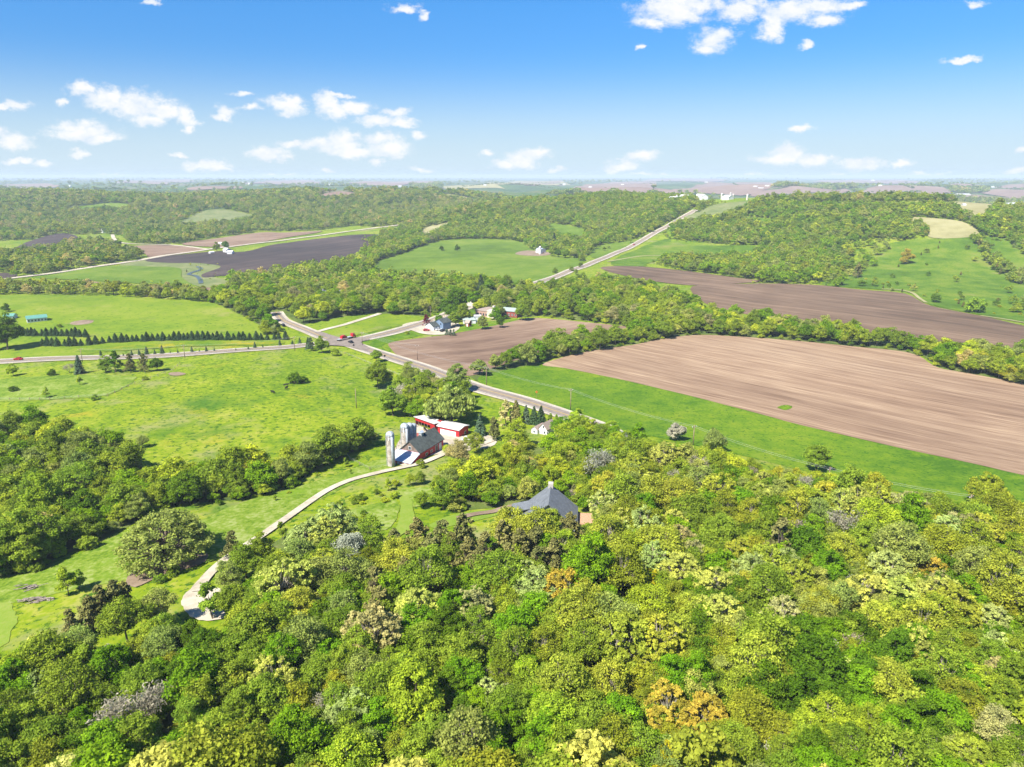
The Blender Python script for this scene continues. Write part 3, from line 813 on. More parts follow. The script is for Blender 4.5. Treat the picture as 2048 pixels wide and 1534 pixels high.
def place(px, r=None):
    p = at(*px)
    if r: EXCL.append((p.x, p.y, r))
    return p


def frame(A, B, W):
    """centre and heading of a building whose front wall runs A->B and whose body lies to the left of that direction"""
    a, b = at(*A), at(*B)
    d = Vector((b.x - a.x, b.y - a.y)); L = d.length; d.normalize(); n = Vector((-d.y, d.x))
    c = Vector((a.x, a.y)) + d * L / 2 + n * W / 2
    z = min(ground(c.x + d.x * s * L / 2 + n.x * t * W / 2, c.y + d.y * s * L / 2 + n.y * t * W / 2) for s in (-1, 1) for t in (-1, 1))
    EXCL.append((c.x, c.y, 0.55 * max(L, W) + 2))
    return Vector((c.x, c.y, z + 0.1)), math.atan2(d.y, d.x), L


def opening(parent, L, W, side, a, z, w, h, name='window', m=None, frame_m=None):
    fm = frame_m or M['white']
    f, p = MB(), MB()

    def slab(mb, ww, z0, z1, t):
        if side == 'F': mb.box(a - ww / 2, a + ww / 2, -W / 2 - t, -W / 2 + 0.05, z0, z1)
        if side == 'B': mb.box(a - ww / 2, a + ww / 2, W / 2 - 0.05, W / 2 + t, z0, z1)
        if side == 'R': mb.box(L / 2 - 0.05, L / 2 + t, a - ww / 2, a + ww / 2, z0, z1)
        if side == 'L': mb.box(-L / 2 - t, -L / 2 + 0.05, a - ww / 2, a + ww / 2, z0, z1)
    slab(f, w + 0.24, z - 0.12, z + h + 0.12, 0.06)
    slab(p, w, z, z + h, 0.09)
    if name == 'window':
        fo = f.obj('window', fm, parent); p.obj('pane', m or M['glass'], fo)
    else:
        fo = f.obj('door', fm, parent); p.obj('door_panel', m or M['white'], fo)
    return fo


def gable_roof(L, W, eave, ridge, o=0.45, t=0.22, x0=None, x1=None):
    s = (ridge - eave) / (W / 2)
    x0 = -L / 2 - o if x0 is None else x0; x1 = L / 2 + o if x1 is None else x1
    pr = [(-W / 2 - o, eave - s * o + .03), (0, ridge + .03), (W / 2 + o, eave - s * o + .03), (W / 2 + o, eave - s * o + t), (0, ridge + t + .03), (-W / 2 - o, eave - s * o + t)]
    mb = MB()
    for q in (pr[0:2] + [pr[4], pr[5]], [pr[1], pr[2], pr[3], pr[4]]): mb.prism(q, 0, x0, x1)
    return mb


def building(name, label, cat, loc, rz, L, W, eave, ridge, wall, roof, wins=(), doors=(), chimney=None, group=None, door_m=None):
    r = empty(name, loc, rz, label, cat, group)
    MB().prism([(-W / 2, -1.2), (W / 2, -1.2), (W / 2, eave), (0, ridge), (-W / 2, eave)], 0, -L / 2, L / 2).obj('wall', wall, r)
    ro = gable_roof(L, W, eave, ridge).obj('roof', roof, r)
    for (side, a, z, w, h) in wins: opening(r, L, W, side, a, z, w, h)
    for (side, a, z, w, h) in doors: opening(r, L, W, side, a, z, w, h, 'door', door_m)
    if chimney:
        cx, cyy2, cw, ch = chimney
        MB().box(cx - cw / 2, cx + cw / 2, cyy2 - cw / 2, cyy2 + cw / 2, eave, ridge + ch).obj('chimney', M['stone'], ro)
    return r


def wins_row(side, span, n, z, w=1.0, h=1.2):
    return [(side, -span / 2 + span * (i + 0.5) / n, z, w, h) for i in range(n)]


# --- red gable barn with lean-to
c, rz, L = frame((840, 921), (887, 897), 8.2)
W = 8.2; E, RG = 4.0, 7.6
barn = empty('red_barn', c, rz, 'red gable barn with dark shingle roof and pale lean-to beside tall silo', 'barn')
MB().prism([(-W / 2, -1), (W / 2, -1), (W / 2, E), (-W / 2, E)], 0, -L / 2, L / 2).obj('wall', M['red'], barn)
MB().prism([(-W / 2, E), (W / 2, E), (0, RG)], 0, -L / 2, -L / 2 + .3).obj('gable', M['old_wood'], barn)
MB().prism([(-W / 2, E), (W / 2, E), (0, RG)], 0, L / 2 - .3, L / 2).obj('gable', M['old_wood'], barn)
ro = gable_roof(L, W, E, RG, 0.4).obj('roof', M['shingle'], barn)
cu = MB().box(-1.2, 0.2, -.6, .6, RG - .6, RG + 1.0).obj('cupola', M['grey_siding'], ro)
MB().prism([(-.8, RG + 1), (.8, RG + 1), (0, RG + 1.7)], 0, -1.4, .4).obj('cupola_roof', M['steel'], cu)
opening(barn, L, W, 'F', 0.2 * L, 0.1, 1.6, 3.0, 'door', M['old_wood'])
opening(barn, L, W, 'F', 0.36 * L, 0.1, 1.4, 3.0, 'door', M['white'])
opening(barn, L, W, 'F', -0.02 * L, 1.6, 1.2, 0.8)
opening(barn, L, W, 'F', -0.22 * L, 1.6, 1.2, 0.8)
opening(barn, L, W, 'L', 0, E + .6, .9, 1.0)
LL = 5.6                                      # lean-to depth, roof falls away from the gable
lt = MB().prism([(-L / 2 - LL, -1), (-L / 2 - .02, -1), (-L / 2 - .02, 3.6), (-L / 2 - LL, 2.1)], 1, -W / 2 + .05, W / 2 + .9).obj('lean_to', M['red'], barn)
MB().prism([(-L / 2 - LL - .4, 2.04), (-L / 2 - .02, 3.75), (-L / 2 - .02, 3.93), (-L / 2 - LL - .4, 2.22)], 1, -W / 2 - .35, W / 2 + 1.3).obj('lean_to_roof', M['steel'], lt)
MB().box(-L / 2 - LL - .05, -L / 2 - LL + .05, -W / 2 + .1, W / 2, -.9, .75).obj('foundation', M['stone'], lt)
for a_ in (-1.8, 1.2):
    MB().box(-L / 2 - LL - .09, -L / 2 - LL, a_ - .5, a_ + .5, .8, 1.7).obj('lean_to_window', M['white'], lt)

# --- white-doored shed and open-front shed
c, rz, L2 = frame((876, 867), (918, 875), 6.5)
rs = building('machine_shed', 'long red machine shed with white sliding doors and pale metal roof', 'shed', c, rz, L2, 6.5, 3.5, 4.1, M['red'], M['metal'])
for k in range(3): opening(rs, L2, 6.5, 'F', -L2 / 2 + L2 * (0.24 + .25 * k), 0.05, L2 * .235, 2.5, 'door', M['white'], M['red'])
opening(rs, L2, 6.5, 'R', 1.0, 0.9, 1.0, 0.9)
c, rz, L3 = frame((831, 850), (870, 863), 5.0)
op = empty('open_shed', c, rz, 'open-front red livestock shed with pale roof behind the twin silos', 'shed')
MB().box(-L3 / 2, L3 / 2, 2.35, 2.5, -1, 2.9).box(-L3 / 2, -L3 / 2 + .15, -2.5, 2.5, -1, 3.2).box(L3 / 2 - 3.0, L3 / 2, -2.5, 2.5, -1, 3.4).box(-L3 / 2, L3 / 2, -2.6, -2.45, 2.3, 3.6).obj('wall', M['red_plain'], op)
for k in range(6): MB().box(-L3 / 2 + k * (L3 - 3) / 5 - .12 + .15, -L3 / 2 + k * (L3 - 3) / 5 + .27, -2.5, -2.3, -1, 2.4).obj('post', M['old_wood'], op)
MB().prism([(-3.1, 3.75), (3.0, 3.0), (3.0, 3.15), (-3.1, 3.92)], 0, -L3 / 2 - .4, L3 / 2 + .4).obj('roof', M['metal'], op)


def silo(px, r, h, label, m, dome, group=None, chute=True, bands=True):
    p = place(px, r + 2)
    s = empty('silo', (p.x, p.y, p.z), R(-60), label, 'silo', group)
    MB().lathe([(r, -0.8), (r, h)], 28).obj('body', m, s, True)
    MB().lathe([(r + .06, h - .1)] + [((r + .06) * math.cos(t), h + r * .85 * math.sin(t)) for t in np.linspace(0, math.pi / 2 - .02, 8)], 28).obj('dome', dome, s, True)
    if bands:
        b = MB()
        for k in range(3): b.lathe([(r + .02, h - .5 - k * .5), (r + .1, h - .48 - k * .5), (r + .1, h - .36 - k * .5), (r + .02, h - .34 - k * .5)], 28)
        b.obj('hoop', M['chrome'], s, True)
    if chute:
        MB().tube([(r + .35, 0, 0), (r + .35, 0, h - .3)], .45, 10).tube([(r + .35, 0, h - .3), (r * .5, 0, h + r * .5)], .45, 10).obj('chute', M['galv'], s, True)
        l = MB()
        for k in range(int(h / .6)): l.box(-.25, .25, -r - .25, -r - .2, k * .6, k * .6 + .06)
        l.box(-.28, -.23, -r - .25, -r - .2, 0, h).box(.23, .28, -r - .25, -r - .2, 0, h).obj('ladder', M['galv'], s)
    return s


silo((783, 931), 1.4, 11.4, 'tall pale concrete silo standing in front of the barn lean-to', M['silo'], M['galv'])
silo((811.5, 901), 1.55, 9.4, 'broad concrete silo with domed cap behind the barn roof', M['silo'], M['galv'])
silo((821, 898.5), 1.2, 9.4, 'blue-gray steel silo between the broad silo and the rightmost one', M['galv'], M['galv'], chute=False)
silo((828.5, 896), 1.1, 8.9, 'slimmest blue-gray steel silo, closest to the open-front shed', M['galv'], M['galv'], chute=False)

# --- big gray-roofed house in the wood
p = at(1108, 1049)
hc = Vector((p.x - 1.2, p.y + 1.5, p.z)); EXCL.append((hc.x, hc.y + 2, 12.0)); EXCL.append((hc.x - 1, hc.y - 11, 8.0)); EXCL.append((hc.x + 3, hc.y - 20, 6.0)); EXCL.append((hc.x - 10, hc.y - 8, 7.5)); EXCL.append((hc.x + 9, hc.y - 9, 6.0))
gh = empty('country_house', hc, R(84), 'large house with steep gray shingle roof and stone chimney amid the woods', 'house'); gh.scale = (.92,) * 3
L, W, E, RG = 12.5, 15.5, 2.3, 8.9
MB().prism([(-W / 2, -1.5), (W / 2, -1.5), (W / 2, E), (0, RG), (-W / 2, E)], 0, -L / 2, L / 2).obj('wall', M['grey_siding'], gh)
ro = MB()
s_h = (RG - E) / (W / 2)
ro = gable_roof(L, W, E, RG, 0.7, .3)
ro = ro.obj('roof', M['grey_shingle'], gh)
MB().box(L / 2 - 1.4, L / 2 + .4, -.75, .75, E, RG + 1.3).obj('chimney', M['stone'], ro)
wg = MB().prism([(W / 2 - .5, -1.5), (W / 2 + 3.6, -1.5), (W / 2 + 3.6, 2.6), (W / 2 - .5, 2.6)], 0, -.5, 4.6).obj('wing', M['grey_siding'], gh)
MB().prism([(W / 2 - 2.4, 4.45), (W / 2 + 4.0, 2.75), (W / 2 + 4.0, 3.0), (W / 2 - 2.4, 4.7)], 0, -.9, 5.0).obj('wing_roof', M['grey_shingle'], wg)
opening(gh, L, W, 'B', -4.2, .7, 1.6, 1.3); opening(gh, L, W, 'F', 2.5, .7, 1.6, 1.3); opening(gh, L, W, 'F', -2.5, .7, 1.6, 1.3)
opening(gh, L, W, 'L', 2.6, .9, 1.4, 1.5); opening(gh, L, W, 'L', -2.6, .9, 1.4, 1.5)
pt = MB().box(-3, 1, W / 2 + 4.0, W / 2 + 6.5, -.6, .25).obj('patio', M['patio'], gh)
MB().box(-1, 6, -W / 2 - 5.5, -W / 2 - .1, -.6, .5).obj('deck', M['patio'], gh)

# --- white farmhouse
c, rz, L = frame((1072, 868), (1093, 872), 8.5)
fh = empty('farmhouse', c, rz, 'small white farmhouse with brown gable roofs hemmed in by garden trees', 'house'); fh.scale = (.76,) * 3; place((1083, 888), 7); place((1084, 905), 6); place((1086, 925), 5)
MB().prism([(-L / 2, -1), (L / 2, -1), (L / 2, 3.3), (0, 6.2), (-L / 2, 3.3)], 1, -4.2, 4.2).obj('wall', M['white'], fh)
s = 2.9 / (L / 2)
rf = MB()
for sg in (-1, 1): rf.prism([(sg * (L / 2 + .4), 3.33 - s * .4), (0, 6.24), (0, 6.46), (sg * (L / 2 + .4), 3.55 - s * .4)], 1, -4.6, 4.6)
rf = rf.obj('roof', M['brown_roof'], fh)
pw = MB().prism([(-6.2, -1), (-2.5, -1), (-2.5, 2.4), (-4.35, 3.9), (-6.2, 2.4)], 1, -5.6, 2).obj('porch', M['white'], fh)
pr2 = MB()
for sg in (-1, 1): pr2.prism([(-4.35 + sg * 2.2, 2.15), (-4.35, 3.95), (-4.35, 4.12), (-4.35 + sg * 2.2, 2.35)], 1, -5.9, 2.2)
pr2.obj('porch_roof', M['brown_roof'], pw)
for (x_, z_) in ((1.2, .8), (3.0, .8), (0.4, 3.6)):
    f_ = MB().box(x_ - .55, x_ + .55, -4.28, -4.15, z_, z_ + 1.5).obj('window', M['white'], fh)
    MB().box(x_ - .4, x_ + .4, -4.32, -4.2, z_ + .15, z_ + 1.35).obj('pane', M['glass'], f_)
f_ = MB().box(-5.0, -3.8, -5.68, -5.55, .6, 2.0).obj('window', M['white'], fh); MB().box(-4.85, -3.95, -5.72, -5.6, .75, 1.85).obj('pane', M['glass'], f_)

c, rz, L = frame((1204, 884), (1258, 899), 9)
building('long_house', 'low gray-roofed house almost hidden in trees right of the farmhouse', 'house', c, rz, L, 8, 2.5, 4.6, M['cream'], M['grey_shingle'], wins_row('F', L, 5, .9))

# --- hamlet by the crossroads
c, rz, L = frame((852, 659), (868, 662), 9)
bh = empty('blue_house', c, rz, 'blue-gray two-storey house with white front gable at the bend of the road', 'house')
MB().prism([(-L / 2, -1), (L / 2, -1), (L / 2, 3.0), (0, 5.4), (-L / 2, 3.0)], 1, -5, 4).obj('wall', M['white'], bh)
s = 2.4 / (L / 2); rf = MB()
for sg in (-1, 1): rf.prism([(sg * (L / 2 + .4), 3.03 - s * .4), (0, 5.44), (0, 5.64), (sg * (L / 2 + .4), 3.23 - s * .4)], 1, -5.4, 4.4)
rf.obj('roof', M['shingle'], bh)
wg = MB().prism([(-.5, -1), (7.5, -1), (7.5, 5.2), (3.5, 7.4), (-.5, 5.2)], 1, 1, 9).obj('wing', M['blue_siding'], bh)
rf = MB()
for sg in (-1, 1): rf.prism([(3.5 + sg * 4.5, 4.97), (3.5, 7.44), (3.5, 7.64), (3.5 + sg * 4.5, 5.17)], 1, .6, 9.4)
rf.obj('wing_roof', M['shingle'], wg)
for x_ in (-1.4, 1.4): MB().box(x_ - .8, x_ + .8, -5.08, -4.95, .1, 2.3).obj('garage_door', M['grey_siding'], bh)
for x_ in (1.5, 5.2): MB().box(x_ - .5, x_ + .5, .93, 1.05, 3.6, 4.8).obj('window', M['glass'], bh)
p = place((940, 646), 9)
gg = empty('garage', p, R(8), 'white garage with stepped gray roofs above the red hut', 'garage')
MB().box(-5, 4, -3.5, 3.5, -1, 2.8).obj('wall', M['white'], gg)
MB().add([(-5.4, -3.9, 2.85), (4.4, -3.9, 2.85), (4.4, 3.9, 2.85), (-5.4, 3.9, 2.85), (-3, 0, 4.6), (2.5, 0, 4.6)], [(0, 1, 5, 4), (1, 2, 5), (2, 3, 4, 5), (3, 0, 4), (0, 3, 2, 1)]).obj('roof', M['green_metal'], gg)
MB().box(1.5, 8.5, 1, 7, -1, 4.4).obj('rear_block', M['white'], gg); MB().box(1.2, 8.8, .7, 7.3, 4.42, 4.7).obj('rear_roof', M['metal'], gg)
for x_ in (-3.2, 0.2): MB().box(x_ - 1.2, x_ + 1.2, -3.58, -3.45, .05, 2.2).obj('garage_door', M['grey_siding'], gg)
c, rz, L = frame((931, 653), (938, 654), 3)
building('red_hut', 'tiny dark red garden hut on the lawn below the white garage', 'shed', c, rz, L, 3, 3.0, 4.4, M['dark_red'], M['brown_roof'], doors=[('F', 0, .1, 1.0, 2.0)])
c, rz, L = frame((951, 631), (976, 635), 16)
fb = empty('flat_roofed_building', c, rz, 'brown flat-roofed building with cream end wall behind the white garage', 'building')
MB().box(-L / 2, L / 2, -8, 8, -1, 4.4).obj('wall', M['brick'], fb); MB().box(-L / 2 - .3, L / 2 + .3, -8.3, 8.3, 4.42, 4.8).obj('roof', M['brown_roof'], fb)
MB().box(L / 2 - 1, L / 2 + 6, -8.2, 2, -1, 5.6).obj('end_block', M['cream'], fb)
MB().box(L / 2 + .5, L / 2 + 2.2, -3, -1, 5.6, 8.4).obj('chimney', M['cream'], fb)
for k in range(4): MB().box(-L / 2 + 2 + k * 2.6, -L / 2 + 3.4 + k * 2.6, -8.07, -7.95, 1.2, 2.8).obj('window', M['glass'], fb)
c, rz, L = frame((950, 615), (988, 606), 9)
building('long_shop', 'long tan-roofed shop at the back of the hamlet among big trees', 'building', c, rz, L, 9, 3.6, 5.2, M['cream'], M['brown_roof'], wins_row('F', L, 6, 1.1))
c, rz, L = frame((1002, 633), (1034, 636), 12)
building('red_warehouse', 'dull red warehouse with gray-green metal roof at the field corner', 'building', c, rz, L, 12, 4.6, 6.2, M['dark_red'], M['green_metal'], wins_row('F', L, 5, 1.4))
p = place((665, 598), 9)
tw = building('turret_house', 'brick house with gray roof and pointed turret in the wood behind the crossroads', 'house', p, R(12), 13, 8, 4.2, 7.5, M['dark_red'], M['grey_shingle'], wins_row('F', 13, 4, 1.2))
MB().lathe([(2.0, -1), (2.0, 6.0)], 12, -7.2, -1.5).obj('turret', M['dark_red'], tw, True); MB().lathe([(2.5, 6.0), (0.05, 9.6)], 12, -7.2, -1.5).obj('turret_roof', M['grey_shingle'], tw, True)

# --- left: teal roofed barns
c, rz, L = frame((55, 647), (95, 642), 7)
building('teal_barn', 'long white barn with teal metal roof on the left hill pasture', 'barn', c, rz, L, 7, 3.0, 4.6, M['white'], M['teal'], wins_row('F', L, 6, 1.0), [('F', L * .38, .05, 2.4, 2.4)])
c, rz, L = frame((8, 640), (27, 639), 6)
building('small_teal_barn', 'small teal-roofed outbuilding at the left edge above the spruces', 'barn', c, rz, L, 6, 2.6, 3.9, M['white'], M['teal'], doors=[('F', 0, .05, 2, 2)])

# --- white barn farm in the centre pasture
c, rz, L = frame((1081, 508), (1096, 506), 13)
wb = empty('white_barn', c, rz, 'white gambrel-roofed barn with silo on the central pasture', 'barn'); wb.scale = (.7,) * 3
W_ = L; pr = [(-W_ / 2, -1), (W_ / 2, -1), (W_ / 2, 5.5), (W_ / 2 * .66, 8.6), (0, 10.2), (-W_ / 2 * .66, 8.6), (-W_ / 2, 5.5)]
MB().prism(pr, 1, -6.5, 6.5).obj('wall', M['white'], wb)
rf = MB(); q = pr[2:]
for k in range(4):
    a, b = q[k], q[k + 1]
    rf.prism([(a[0] * 1.04, a[1] + .05), (b[0] * 1.04, b[1] + .05), (b[0] * 1.04, b[1] + .3), (a[0] * 1.08, a[1] + .3)], 1, -6.9, 6.9)
rf.obj('roof', M['steel'], wb)
for x_ in (-2.5, 2.5): MB().box(x_ - .6, x_ + .6, -6.58, -6.45, 1.2, 2.6).obj('window', M['glass'], wb)
MB().box(-1, 1, -6.56, -6.45, .1, 3).obj('door', M['dark_red'], wb)
silo((1080, 509), 1.7, 10, 'white-domed silo touching the white gambrel barn', M['white'], M['white'], chute=False)
c, rz, L = frame((1083, 492), (1094, 491), 8)
building('gray_cottage', 'little gray-roofed cottage among trees above the white gambrel barn', 'house', c, rz, L, 8, 4.5, 7.5, M['cream'], M['grey_shingle'], wins_row('F', L, 2, 1.2))
c, rz, L = frame((1125, 501), (1156, 501), 12)
building('low_white_shed', 'long low shed with white roof right of the gambrel barn', 'shed', c, rz, L, 12, 3.2, 5.0, M['cream'], M['metal'], doors=[('F', 0, .1, 4, 2.6)])

# --- farm on the valley road
V = [((421, 508), (429, 507), 5, 'low white hen house at the left end of the valley farm', 'hen_house', 'shed', 2.2, 3.2),
     ((446, 505), (453, 506), 7, 'white house between the two big trees of the valley farm', 'small_house', 'house', 3.6, 6.4),
     ((454, 509), (464, 509), 8, 'white shed at the right end of the valley farm', 'farm_shed', 'shed', 3.0, 5.0),
     ((437, 490), (443, 490), 6, 'pale shed across the lane at the back of the valley farm', 'farm_shed', 'shed', 2.6, 4.2),
     ((206, 466), (222, 465), 12, 'white house with dark roof at the wood edge in the far left valley', 'valley_house', 'house', 4.5, 8),
     ((1336, 401), (1350, 402), 14, 'white-roofed cattle shed left of the plateau farm silos', 'cattle_shed', 'shed', 5, 8.5),
     ((1358, 400), (1373, 400), 14, 'pale barn just right of the first plateau silo', 'farm_barn', 'barn', 6, 10),
     ((1388, 399), (1403, 400), 13, 'cream hip-roofed barn in the middle of the plateau farm', 'farm_barn', 'barn', 6.5, 11),
     ((1444, 400), (1457, 400), 14, 'white shed between the plateau silo clusters', 'cattle_shed', 'shed', 5, 9),
     ((1409, 365.5), (1416, 365.5), 22, 'distant white barn on the brown plain above the plateau farm', 'plain_barn', 'barn', 5, 8),
     ((1506, 375), (1514, 375), 24, 'leftmost white house of the cluster where the pale road tops the rise', 'plain_house', 'house', 5, 8),
     ((1516, 378), (1527, 378), 22, 'white shed in the middle of the cluster on the rise', 'plain_shed', 'shed', 4, 6.5),
     ((1530, 374), (1538, 374), 24, 'rightmost white barn of the cluster where the pale road tops the rise', 'plain_barn', 'barn', 5, 8.5),
     ((1915, 392), (1941, 392), 18, 'long white-roofed shed on the far right plain', 'plain_shed', 'shed', 6, 10),
     ((2021, 417), (2042, 417), 16, 'large white house by the right edge of the plain', 'plain_house', 'house', 4.5, 8.5),
     ((1927, 413), (1932, 413), 9, 'tiny pale shed by the brown strip field at far right', 'plain_shed', 'shed', 2.5, 4)]
for (A, B, W, lab, nm, cat, e, r_) in V:
    c, rz, L = frame(A, B, W)
    w_ = wins_row('F', L, 3, e * .35, L * .08, e * .3) if cat == 'house' else []
    building(nm, lab, cat, c, rz, L, W, e, r_, M['white'] if c.y < 2200 else M['cream'], M['metal'] if cat != 'house' or 'dark' not in lab else M['shingle'], w_, [('F', L * .05, .1, L * .14, e * .6)])
for (px, h_, r_, lab) in (((1353, 401), 16, 3.2, 'pale silo standing alone left on the plateau farm'), ((1443, 399), 17, 4.2, 'widest white silo, left of the pair on the plateau'),
                        ((1460.5, 398), 18, 3.6, 'taller silo of the close pair on the plateau'), ((1466, 398), 14, 3.4, 'shorter silo of the close pair on the plateau'),
                        ((1494, 400), 16, 4.0, 'rightmost white silo beside the pale road on the plateau')):
    p = at(*px); k_ = p.length / 2000.0
    silo(px, r_ * 0.62 * k_, h_ * .8 * k_, lab, M['cream'], M['metal'], chute=False)
FARB = [(970,372,'on the brown plain below the widest cloud gap'),(1128,370,'at the edge of a pale far field'),(484,367,'in the hazy left distance'),(500,369,'right of its twin in the hazy left distance'),
        (1632,369,'beyond the dark shelter belt on the plain'),(1760,373,'at the left end of the long far brown field'),(1800,369,'above the long far brown field'),(1690,372,'in the shelter belt right of the rise'),
        (1985,376,'near the right edge under the horizon'),(1745,363,'almost on the horizon at right'),(660,371,'at the upper left wood margin'),(800,374,'above the tan hilltop field'),(1180,376,'in front of the mauve field'),
        (1245,371,'in trees left of the plateau silos'),(140,374,'at the far left under the horizon'),(1880,394,'beside the strip fields on the right plain')]
for i, (x_, y_, lb) in enumerate(FARB):
    p = at(x_, y_); k_ = p.length / 4000.0
    building('farmstead', 'small white farmstead ' + lb, 'house', p, R(random.uniform(-25, 25)), 15 * k_, 10 * k_, 4.5 * k_, 8 * k_, M['white'], M['metal'], group='far white farmsteads')

# ------------------------------------------------------------------ vehicles
def car(px, heading, label, paint, kind='car', scale=1.0, road_lift=0.55):
    p = at(*px)
    r = empty('parked_car' if 'parked' in label else 'car', (p.x, p.y, p.z + road_lift), heading, label, kind); r.scale = (scale,) * 3
    pr = [(-2.3, .35), (2.3, .35), (2.35, .75), (2.1, .95), (1.1, 1.02), (-1.9, 1.05), (-2.3, .9)]
    MB().prism(pr, 1, -.9, .9).obj('body', paint, r)
    if kind == 'pickup':
        MB().prism([(-.2, 1.0), (1.2, 1.0), (.8, 1.65), (-.1, 1.65)], 1, -.78, .78).obj('cab', paint, r)
    else:
        MB().prism([(-1.7, 1.03), (1.15, 1.0), (.45, 1.52), (-1.35, 1.52)], 1, -.76, .76).obj('window', M['glass'], r)
        MB().prism([(-1.32, 1.5), (.45, 1.5), (.38, 1.58), (-1.25, 1.58)], 1, -.74, .74).obj('roof', paint, r)
    for sx in (-1.45, 1.45):
        for sy in (-.92, .72):
            w = MB().tube([(sx, sy, .34), (sx, sy + .2, .34)], .34, 14).obj('wheel', M['tyre'], r, True)
    for sy in (-.65, .65): MB().box(2.28, 2.37, sy - .18, sy + .18, .62, .8).obj('headlight', M['chrome'], r)
    EXCL.append((p.x, p.y, 4)); return r


hw = lambda a, b: dir_rot(a, b)
car((37, 721.5), hw((100, 720), (0, 724)), 'red car driving on the highway at the left edge', M['red_car'])
car((702, 687.5), hw((690, 684), (740, 702)), 'black pickup turning off the crossroads', M['black_paint'], 'pickup')
car((878, 662), R(20), 'white car parked beside the blue-gray house', M['white_paint'])
car((885, 664), R(60), 'black car parked right of the white one on the gravel yard', M['black_paint'])
car((853, 663), R(5), 'red car parked before the white gable', M['red_car'])
car((1268, 491), hw((1290, 478), (1210, 516)), 'dark red car coming down the long highway slope', M['red_car'], scale=1.2)
car((566, 653), hw((600, 656), (565, 641)), 'dark car heading away up the side road past the trees', M['black_paint'])
# camper van
p = place((880, 659), 3); r = empty('camper_trailer', p, R(25), 'white camper trailer standing by the blue-gray house', 'camper')
MB().prism([(-3, .5), (3, .5), (3.2, 1.4), (2.7, 2.7), (-3, 2.7)], 1, -1.15, 1.15).obj('body', M['white_paint'], r)
for sy in (-1.2, 1.0): MB().tube([(-.3, sy, .4), (-.3, sy + .2, .4)], .4, 12).obj('wheel', M['tyre'], r, True)
MB().box(-1.8, -.6, -1.19, -1.1, 1.5, 2.1).obj('window', M['glass'], r); MB().box(3.0, 4.4, -.05, .05, .5, .6).obj('hitch', M['galv'], r)
# truck and flatbed trailer crossing the junction
p = at(692, 680.5); hd = hw((700, 684), (740, 675)); r = empty('flatbed_truck', (p.x, p.y, p.z + .55), hd, 'red truck hauling red machinery on a flatbed through the crossroads', 'truck')
r.scale = (0.82, .95, .95)
MB().box(6.4, 8.3, -1.2, 1.2, .9, 3.2).prism([(8.3, .9), (9.8, .9), (9.8, 1.9), (8.3, 2.1)], 1, -1.0, 1.0).obj('cab', M['red_car'], r)
MB().box(8.27, 8.36, -1.0, 1.0, 2.2, 3.0).obj('windscreen', M['glass'], r)
MB().box(-8.5, 5.6, -1.25, 1.25, 1.15, 1.4).box(3.0, 6.6, -.5, .5, .8, 1.15).obj('flatbed', M['galv'], r)
MB().prism([(-5.2, 1.42), (0.4, 1.42), (0, 2.6), (-1.8, 3.3), (-4.6, 3.1)], 1, -1.0, 1.0).obj('machinery', M['red_car'], r)
for sx in (-7.6, -6.4, 4.6, 5.8, 9.0):
    for sy in (-1.25, .95): MB().tube([(sx, sy, .5), (sx, sy + .3, .5)], .5, 14).obj('wheel', M['tyre'], r, True)

# ------------------------------------------------------------------ poles, wires, signs
def pole(px, h=10.5, label='', arms=True):
    p = at(*px)
    r = empty('utility_pole', p, R(35), label, 'utility pole', 'wooden utility poles along the roads')
    MB().tube([(0, 0, -.5), (0, 0, h)], [.2, .13], 8).obj('mast', M['wood_pole'], r, True)
    if arms:
        MB().box(-1.2, 1.2, -.06, .06, h - .9, h - .75).obj('crossarm', M['wood_pole'], r)
        for s_ in (-1, 0, 1): MB().lathe([(.09, h - .74), (.12, h - .6), (.05, h - .45)], 8, s_ * 1.05, 0).obj('insulator', M['white'], r)
    return Vector((p.x, p.y, p.z + h - .5))


P1 = [pole((973, 772), 10, 'wooden utility pole where the hedge meets the road'), pole((1141, 820), 10, 'wooden utility pole at the lawn-green strip behind the pointed cedars'),
      pole((1386, 890), 8, 'utility pole at the wood margin below the crop strip'), pole((1655, 975), 7, 'utility pole poking from treetops midway along the crop strip'), pole((1935, 1034), 7, 'last utility pole at the right along the wood margin')]
pole((713, 816), 9, 'bare pale pole standing alone in the cow pasture', False)
P0 = [pole((835, 720), 9, 'utility pole inside the tilled field right of the road'), pole((725, 692), 9, 'utility pole beside the crossroads lawn')]
PL = [pole((165, 724), 8, 'utility pole above the bushes at the left of the highway'), pole((370, 716), 8, 'utility pole beside the young spruces on the highway'), pole((590, 702), 9, 'utility pole left of the crossroads bushes'),
      ]
pole((861, 636), 9, 'utility pole behind the roof of the blue-gray house')


def wire(name, pts, label):
    mb = MB()
    for off in (-.7, .7):
        for a, b in zip(pts[:-1], pts[1:]):
            n = 14; L = (b - a).length; d = (b - a).normalized(); s = Vector((-d.y, d.x, 0)) * off
            mb.tube([a.lerp(b, t / n) + s - Vector((0, 0, 4 * (t / n) * (1 - t / n) * L * .02)) for t in range(n + 1)], .026, 4, False)
    o = mb.obj(name, M['cable']); tag(o, label, 'power line'); return o


wire('power_line', P1, 'thin pale power line sagging along the lower edge of the crop strip')
wire('power_line', P0 + [P1[0]], 'power line crossing the smaller tilled field')
wire('power_line', PL + [P0[1]], 'power line along the left highway up to the crossroads')


